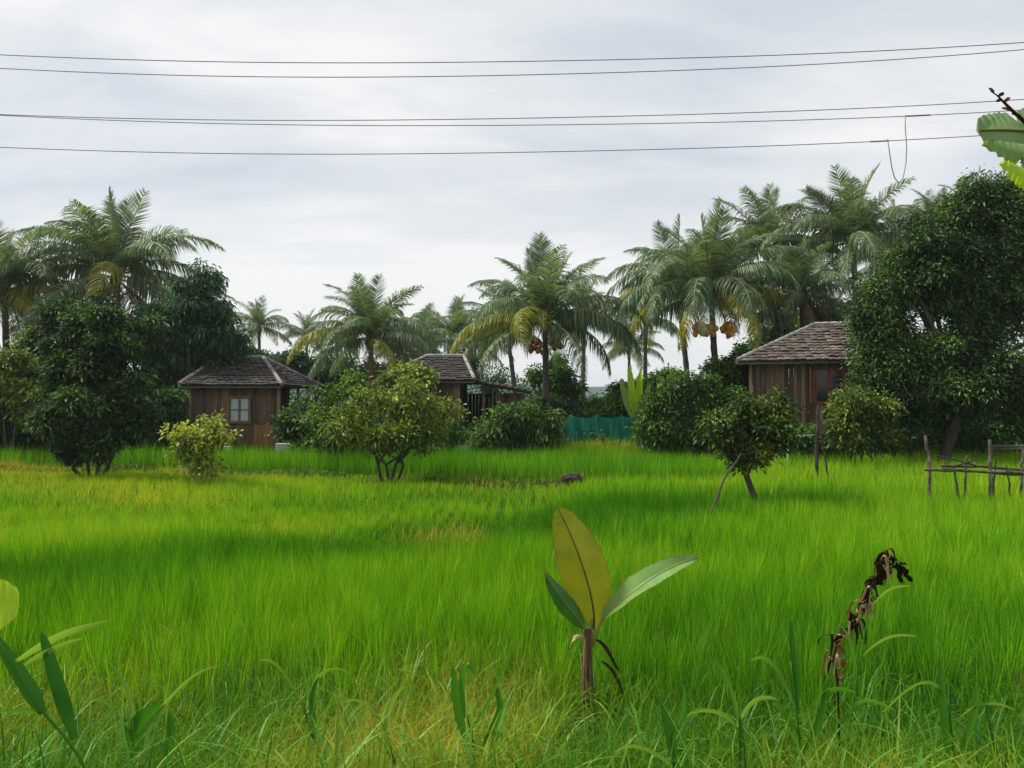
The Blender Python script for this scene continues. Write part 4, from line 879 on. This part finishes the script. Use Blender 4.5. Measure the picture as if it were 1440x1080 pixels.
# yellowish herbs before the teal net
n = 1500; c_ = np.stack([rng.uniform(at(800, 600, 28.8)[0], at(905, 600, 28.8)[0], n), rng.uniform(28.4, 29.6, n), np.full(n, .1)], 1)
mb = MB(); mb.blades(c_, rng.uniform(0, 6.28, n), rng.uniform(0, .3, n), rng.uniform(.1, .9, n), rng.uniform(.5, 1.15, n), rng.uniform(.02, .035, n), np.clip(rng.normal(.6, .15, n), 0, 1), 3)
mb.build('garden_herbs', M['weed'], kind='stuff', cat='herbs', label='pale yellow-green herbs growing before the teal net')

# foreground weeds on the bank
mb = MB()
def fg(n, y0, y1, L0, L1, W0, W1, cmean, csd, lean, curve, segs, up=0., half=.78):
    y = rng.uniform(y0, y1, n); x = rng.uniform(-1, 1, n) * (half * y + .5)
    ok = (nz(x, y, 1.6, 1) + rng.normal(0, .45, n) > -.45) & ~((np.abs(x - .62 * y / 6) < .22) & (y > 4.7) & (y < 6.) & (rng.random(n) < .8)); x, y = x[ok], y[ok]; n = len(x)
    cc = cmean + .22 * nz(x, y, 1.1, 2) + rng.normal(0, csd, n)
    root = np.stack([x, y, ground_z(x, y) + rng.random(n) * up], 1)
    return (root, rng.uniform(0, 6.283, n), np.abs(rng.normal(*lean, n)), rng.normal(*curve, n), rng.uniform(L0, L1, n), rng.uniform(W0, W1, n), np.clip(cc, 0, 1), segs)
for a in [fg(30000, 3.2, 7.7, .12, .38, .0025, .005, .58, .16, (.5, .45), (.9, .8), 3, .16),
          fg(22000, 3.4, 7.6, .25, .52, .003, .006, .48, .17, (.25, .25), (.9, .6), 4, .05),
          fg(12000, 3.4, 7.6, .35, .66, .007, .014, .39, .17, (.15, .15), (1.4, .6), 6)]:
    mb.blades(*a[:7], segs=a[7], twist=rng.uniform(-1, 1, len(a[0])))
mb.build('foreground_weeds', M['weed'], kind='stuff', cat='weeds', label='tangled yellow-green weeds along the near edge of the field')
mb = MB()
a = fg(2600, 3.3, 7.2, .35, .70, .010, .022, .5, .28, (.12, .12), (1.5, .7), 8); mb.blades(*a[:7], segs=a[7], wprof=2.2)
mb.build('broad_grass', M['reed'], kind='stuff', cat='grass', label='broad arching grass blades scattered in the near weeds')

# distinct cane-like plants
def ribbon(mb, P, W, side=(1, 0, 0), fold=.0, rnd=.5):
    P = np.asarray(P, float); q = np.linspace(0, 1, len(P)); u = np.linspace(0, 1, 16); dg = min(3, len(P) - 1)
    C = np.stack([np.polyval(np.polyfit(q, P[:, j], dg), u) for j in range(3)], 1)
    T_ = unit(np.gradient(C, axis=0)); sd = np.array(side, float)[None] - T_ * (T_ @ np.array(side, float))[:, None]; sd = unit(sd); nn = np.cross(T_, sd)
    hw = W / 2 * (.45 + .55 * np.minimum(1, u * 4)) * np.sqrt(np.clip(1 - u ** 2.4, 0, 1))
    G = np.stack([C - sd * hw[:, None] + nn * (hw * .35)[:, None], C, C + sd * hw[:, None] + nn * (hw * .35)[:, None]], 1)
    mb.grid(G, rnd)
def reed(label, Y_, stem, leaves, sw=.012, name='reed_plant'):
    P = px_path(stem, Y_); b = P[0]; gz = float(ground_z(b[0], b[1]))
    r = empty(name, (b[0], b[1], gz), label, 'plant', 'single cane-like weeds at the near edge'); o = np.array(r.location)
    P0 = P.copy(); foot = np.array([b[0], b[1], min(gz - .03, b[2] - .05)])
    Pn = np.vstack([foot, P0]); q = np.linspace(0, 1, len(Pn)); u = np.linspace(0, 1, 12)
    C = np.stack([np.interp(u, q, Pn[:, j]) for j in range(3)], 1)
    mb = MB(); mb.tube(C - o, np.linspace(sw, sw * .4, 12), 7, .4); mb.build('stem', M['reed'], r, True)
    for pts, wpx, sd, rn in leaves:
        mb = MB(); ribbon(mb, px_path(pts, Y_) - o, wpx / FPX * Y_, sd, rnd=rn); mb.build('leaf', M['reed'], r, True)
U, SX, SZ = (0, .4, 1), (1, .3, 0), (0, -.4, 1)
reed('tall cane plant at the lower left corner with blades spread wide', 3.3, [(125, 1085), (95, 1040), (62, 1003), (30, 960), (0, 905)],
     [([(22, 930, 0), (70, 900, .1), (110, 884, .15), (158, 872, .1)], 13, SZ, .9), ([(35, 935), (75, 912), (118, 897)], 9, SZ, .85), ([(105, 1040), (85, 980), (70, 930), (58, 888)], 20, SX, .1),
      ([(60, 1003), (40, 970), (15, 930), (-15, 885)], 22, SX, .15), ([(62, 1003), (30, 1000), (-20, 1003)], 9, SZ, .6)], .008)
reed('upright cane with broad blade left of the banana stem', 4.6, [(668, 1085), (665, 1040), (655, 1000)],
     [([(660, 1060), (645, 1000), (640, 965), (637, 935)], 13, SX, .35), ([(660, 1030), (680, 1000), (700, 960), (735, 880)], 5, SX, .5), ([(662, 1050), (690, 1030), (715, 1040), (725, 1070)], 10, SZ, .8),
      ([(655, 1010), (650, 960), (655, 935), (668, 950)], 9, SX, .5), ([(668, 1070), (700, 1010), (703, 985), (700, 965)], 11, SX, .2)])
reed('drooping cane weed between lower left corner and centre', 4.2, [(190, 1085), (186, 1050), (183, 1020)],
     [([(183, 1080), (190, 1030), (205, 1005), (232, 990)], 24, SX, .25), ([(232, 1070), (240, 1040), (238, 1000)], 16, SX, .2), ([(186, 1040), (215, 1010), (260, 960), (312, 938)], 6, SZ, .8), ([(184, 1030), (160, 1000), (140, 985), (120, 990)], 7, SZ, .7), ([(186, 1040), (182, 980), (150, 930)], 6, SX, .7)])
reed('dark green cane cluster under the withered stalk', 4.3, [(1128, 1085), (1120, 1000), (1112, 930)],
     [([(1122, 1000), (1120, 960), (1117, 920), (1112, 870)], 15, SX, .1), ([(1124, 1030), (1150, 980), (1180, 968), (1205, 975)], 10, SZ, .5), ([(1120, 1000), (1090, 940), (1070, 925), (1055, 930)], 8, SZ, .7), ([(1130, 1060), (1155, 1010), (1160, 960)], 14, SX, .15), ([(1126, 1040), (1100, 1000), (1085, 990)], 10, SZ, .5)])
reed('thin pale reed leaning right beside the withered stalk', 4.5, [(1185, 1085), (1200, 980), (1215, 900), (1225, 830)],
     [([(1213, 922), (1240, 900), (1265, 893), (1290, 895)], 6, SZ, .95), ([(1228, 850), (1245, 832), (1262, 825), (1280, 824)], 6, SZ, .9), ([(1200, 990), (1225, 985), (1260, 1000)], 7, SZ, .7), ([(1205, 950), (1195, 900), (1180, 880)], 5, SX, .6)], .006)
reed('arched light cane at the lower right with several bent blades', 4.2, [(1040, 1085), (1042, 1040), (1040, 1005)],
     [([(1030, 1080), (1035, 1020), (1060, 985), (1095, 985)], 12, SZ, .85), ([(1038, 1030), (1015, 1005), (985, 1000), (965, 1010)], 8, SZ, .85), ([(1042, 1060), (1010, 1050), (990, 1030)], 8, SZ, .6), ([(1040, 1020), (1025, 960), (1000, 925)], 6, SX, .6)])
reed('stiff upright cane near the lower right corner', 4.2, [(1345, 1085), (1338, 1030), (1334, 990)],
     [([(1336, 1070), (1330, 1010), (1325, 960), (1322, 920)], 15, SX, .3), ([(1345, 1075), (1370, 1010), (1372, 960)], 14, SX, .4), ([(1350, 1085), (1375, 1050), (1395, 1070)], 9, SZ, .8), ([(1336, 1000), (1300, 960), (1260, 985), (1240, 1000)], 6, SZ, .8), ([(1340, 1020), (1380, 990), (1430, 1000)], 6, SZ, .8)])
reed('dark broad-bladed cane at the bottom between banana and right reeds', 4.0, [(950, 1090), (945, 1060), (940, 1030)],
     [([(950, 1085), (945, 1040), (938, 1010), (930, 985)], 16, SX, .15), ([(948, 1080), (920, 1060), (890, 1050), (860, 1062)], 8, SZ, .9), ([(940, 1040), (960, 1000), (960, 960)], 6, SX, .5)])
reed('slender light cane at the left of centre with bent tips', 4.8, [(470, 1085), (440, 1040), (425, 985)],
     [([(430, 1000), (400, 950), (380, 930), (365, 930)], 7, SZ, .8), ([(430, 1000), (445, 955), (470, 940), (495, 950)], 6, SZ, .8), ([(440, 1040), (420, 1020), (395, 1030)], 8, SZ, .7), ([(445, 1050), (440, 990), (448, 950)], 10, SX, .3), ([(455, 1060), (430, 960), (425, 915)], 5, SX, .6)])
reed('short bright cane tuft at the bottom left of centre', 4.2, [(560, 1090), (548, 1050), (540, 1010)],
     [([(545, 1060), (545, 1010), (555, 980), (570, 965)], 9, SX, .8), ([(550, 1070), (520, 1030), (490, 1035)], 9, SZ, .85), ([(545, 1040), (525, 1000), (500, 985), (480, 990)], 6, SZ, .8), ([(552, 1070), (585, 1040), (600, 1055)], 8, SZ, .8)])

# ------------------------------------------------------------------ young banana plant in the middle
YB = 6.0
r = empty('banana_plant', (*at(828, 1010, YB)[:2], float(ground_z(.62, YB))), 'young banana plant with upright olive leaf in the foreground', 'plant'); o = np.array(r.location)
st = px_path([(829, 1025), (828, 990), (826, 950), (825, 915), (826, 884)], YB) - o
mb = MB(); mb.tube(st, [.043, .046, .044, .039, .030], 14, .25, wob=.10)
for i in range(30):   # dry sheath strips hugging the stem
    a = rng.uniform(0, 6.28); z0_ = rng.uniform(.0, .45); z1_ = z0_ + rng.uniform(.12, .35); q = np.linspace(0, 1, 6)
    zc = z0_ + (z1_ - z0_) * q; rr_ = .048 - .018 * zc / .7 + .010 * rng.random() * (q > .7)
    C = np.stack([np.interp(zc, st[:, 2], st[:, 0]) + rr_ * np.cos(a + .3 * q), rr_ * np.sin(a + .3 * q), zc], 1)
    mb.tube(C, np.full(6, rng.uniform(.006, .014)) * [.5, 1, 1, 1, .8, .3], 5, rng.random())
mb.build('stem', M['bstem'], r)
for pts, wpx, sd, mk, fold, nm, seed in [
        ([(834, 885), (834, 856), (826, 818), (808, 765), (785, 716)], 70, (1, .15, 0), 'ban_olive', .12, 'upright olive-yellow leaf', 1),
        ([(846, 872, -.03), (878, 842, -.1), (925, 808, -.15), (984, 783, -.1)], 40, (.35, .55, .75), 'ban_green', .35, 'glossy light green leaf reaching right', 2),
        ([(822, 884, 0), (806, 862, -.05), (786, 836, -.1), (767, 804, -.1)], 28, (.8, .3, .35), 'ban_dark', .35, 'dark green leaf reaching left', 3)]:
    mb = MB(); P = px_path(pts, YB) - o; tp = .62 if seed == 1 else .75
    C = banana_leaf(mb, P, wpx / FPX * YB, sd, fold, 0, .0035, 13, seed, taperp=tp if seed != 1 else 1.05, round_=.5 if seed == 1 else .62, base=.5 if seed == 1 else .2)
    lf = mb.build('leaf', M[mk], r, True, label=nm)
    mb = MB(); nn = len(C); mb.tube(C + [0, -.006, 0], np.linspace(.010, .002, nn), 6, .1 if seed == 1 else .7); mb.build('midrib', M['bstem'] if seed == 1 else M['rachis'], lf, True)
for pts in ([(827, 905), (829, 890), (832, 870)], [(830, 910), (836, 895), (848, 870)], [(824, 905), (824, 893), (821, 882)]):
    mb = MB(); P = px_path(pts, YB) - o; mb.tube(P, [.02, .014, .010], 8, .8); mb.build('petiole', M['rachis'], r, True)
mb = MB(); ribbon(mb, px_path([(838, 900, -.05), (852, 912, -.08), (862, 930, -.1), (872, 945, -.1)], YB) - o, .035, (.5, .5, .6), rnd=.2); mb.build('dry_leaf', M['dead'], r)
mb = MB(); ribbon(mb, px_path([(820, 895, -.05), (808, 897, -.08), (800, 912, -.1)], YB) - o, .035, (.5, .5, .6), rnd=.95); mb.build('dry_leaf', M['dead'], r)
mb = MB(); ribbon(mb, px_path([(846, 930, -.05), (865, 950, -.08), (878, 985, -.1)], YB) - o, .03, (.5, .5, .6), rnd=.4); mb.build('dry_leaf', M['dead'], r)

# withered stalk on the right
YW = 4.8
pts = [(1181, 1085), (1179, 1000), (1178, 960), (1172, 925), (1178, 900), (1198, 878), (1214, 850), (1228, 822), (1240, 795), (1246, 778)]
P = px_path(pts, YW); r = empty('withered_plant', (P[0][0], YW, float(ground_z(P[0][0], YW))), 'dead brown shrivelled banana shoot leaning right in the weeds', 'plant'); o = np.array(r.location)
mb = MB(); mb.tube(np.vstack([[P[0][0], YW, o[2] - .03], P]) - o, [.006] * 3 + [.008] + [.009] * 3 + [.007] * 3 + [.004], 6, .3); mb.build('stem', M['dead'], r)
g0 = np.random.default_rng(5)
for i, (a, b, wd, rn) in enumerate([((1178, 905), (1186, 938), 12, .9), ((1196, 880), (1172, 905), 13, .2), ((1198, 884), (1196, 856), 14, .15), ((1205, 862), (1222, 850), 22, .95), ((1212, 850), (1232, 842), 18, .8), ((1214, 846), (1228, 812), 18, .1), ((1232, 826), (1250, 800), 16, .1),
                          ((1238, 780), (1236, 820), 22, .1), ((1240, 782), (1256, 800), 18, .2), ((1248, 776), (1252, 816), 14, .95), ((1250, 800), (1276, 792), 10, .2), ((1262, 790), (1268, 820), 14, .1), ((1268, 795), (1282, 820), 12, .15), ((1236, 778), (1262, 790), 10, .2), ((1222, 830), (1210, 862), 16, .3), ((1176, 930), (1183, 962), 9, .9)]):
    mb = MB(); A = at(a[0], a[1], YW) - o; B_ = at(b[0], b[1], YW) - o; u = np.linspace(0, 1, 10)[:, None]
    C = A + (B_ - A) * u + g0.normal(0, .006, (10, 3)); w_ = wd * .68 / FPX * YW * (1 + .25 * np.sin(u * 9 + i)) * np.sqrt(np.clip(1.02 - (2 * u - 1) ** 2, 0.03, 1))
    sd = unit(np.cross(B_ - A, [0, 1, 0.2])); G = np.stack([C + sd * w_ * v_ + np.array([0, 1, 0]) * .012 * np.sin(6 * v_ + 9 * u + i) for v_ in np.linspace(-.5, .5, 5)], 1)
    mb.grid(G, rn); mb.build('withered_leaf', M['dead'], r)

for i in range(46):
    k = g0.integers(3, len(pts)); a = np.array(pts[k]) + g0.normal(0, 4, 2); L_ = g0.uniform(12, 34); sx = g0.normal(0, 9)
    mb = MB(); ribbon(mb, px_path([(a[0], a[1]), (a[0] + sx * .7, a[1] - L_ * .1), (a[0] + sx, a[1] + L_ * .4), (a[0] + sx * 1.1 + g0.normal(0, 3), a[1] + L_)], YW + g0.uniform(-.04, .04)) - o, g0.uniform(3, 7) / FPX * YW, (1, .5, .2), rnd=g0.choice([.05, .15, .3, .8, .98])); mb.build('withered_leaf', M['dead'], r)

# banana leaves that enter the frame at the edges
r = empty('banana_plant', (3.3, 3.0, float(ground_z(3.3, 3.0))), 'tattered pale banana leaf with brown edges at the upper right', 'plant'); o = np.array(r.location)
mb = MB(); mb.tube(np.array([(0, 0, -.05), (0, 0, 1.2), (-.05, 0, 2.2), (-.1, 0, 2.9)]), [.13, .11, .08, .04], 12, .8); mb.build('stem', M['bstem'], r, True)
Yt = 3.0
mb = MB(); C = banana_leaf(mb, px_path([(1640, 280, .1), (1560, 218, .05), (1470, 188, 0), (1373, 184, 0)], Yt) - o, .29, (.15, .3, 1), .15, 5, .012, 15, 11, .8, .30)
lf = mb.build('leaf', M['ban_top'], r, True)
mb = MB(); mb.tube(C + [0, -.004, 0], np.linspace(.014, .003, len(C)), 7, .8); mb.build('midrib', M['rachis'], lf, True)
mb = MB(); C = banana_leaf(mb, px_path([(1640, 300, -.1), (1560, 262, -.1), (1480, 226, -.1), (1380, 205, -.1)], Yt) - o, .16, (.15, .3, 1), .1, 6, .01, 15, 12, .8, .45)
lf = mb.build('leaf', M['ban_green'], r, True)
mb = MB(); C = banana_leaf(mb, px_path([(1640, 330, -.2), (1560, 300, -.2), (1480, 262, -.2), (1404, 232, -.2)], Yt) - o, .15, (.15, .3, 1), .1, 2, .01, 15, 14, .8, .5); mb.build('leaf', M['ban_lime'], r, True)
mb = MB(); mb.tube(px_path([(1446, 176), (1428, 160), (1412, 144), (1402, 134), (1393, 128)], Yt) - o, [.008, .007, .005, .003, .002], 6, .3)
for a_, b_ in (((1404, 136), (1412, 132)), ((1398, 131), (1390, 124)), ((1412, 145), (1420, 137)), ((1408, 141), (1400, 143)), ((1424, 156), (1408, 152)), ((1436, 164), (1422, 160))):
    ribbon(mb, px_path([a_, ((a_[0] + b_[0]) / 2 + 1.5, (a_[1] + b_[1]) / 2 - 1.5), b_], Yt) - o, .018, (.5, .2, .8), rnd=rng.uniform(.05, .7))
mb.build('dry_tip', M['dead'], r)

r = empty('banana_plant', (at(-150, 900, 3.6)[0], 3.6, float(ground_z(-3, 3.6))), 'glowing lime banana leaf tip entering at the left edge', 'plant'); o = np.array(r.location)
mb = MB(); banana_leaf(mb, px_path([(-170, 905), (-110, 875), (-50, 858), (25, 848)], 3.6) - o, .33, (0, .25, 1), .1, 0, .006, 13, 21, 1., .26); lf = mb.build('leaf', M['ban_lime'], r, True)
mb = MB(); mb.tube(np.vstack([[0, 0, -.05], at(-160, 960, 3.6) - o, at(-165, 910, 3.6) - o]), [.05, .035, .015], 9, .7); mb.build('stem', M['bstem'], r, True)

# ------------------------------------------------------------------ haze
HZ = True
if HZ:
    m, t = mat_base('haze_air'); pv = t.new('ShaderNodeVolumePrincipled'); pv.inputs['Color'].default_value = (.86, .92, 1, 1); pv.inputs['Density'].default_value = .00028; pv.inputs['Anisotropy'].default_value = .2
    t.l.new(pv.outputs[0], t.new('ShaderNodeOutputMaterial').inputs['Volume'])
    mb = MB(); mb.box((0, 180, 11), (880, 520, 26), 0, 0); mb.build('haze', m, kind='stuff')
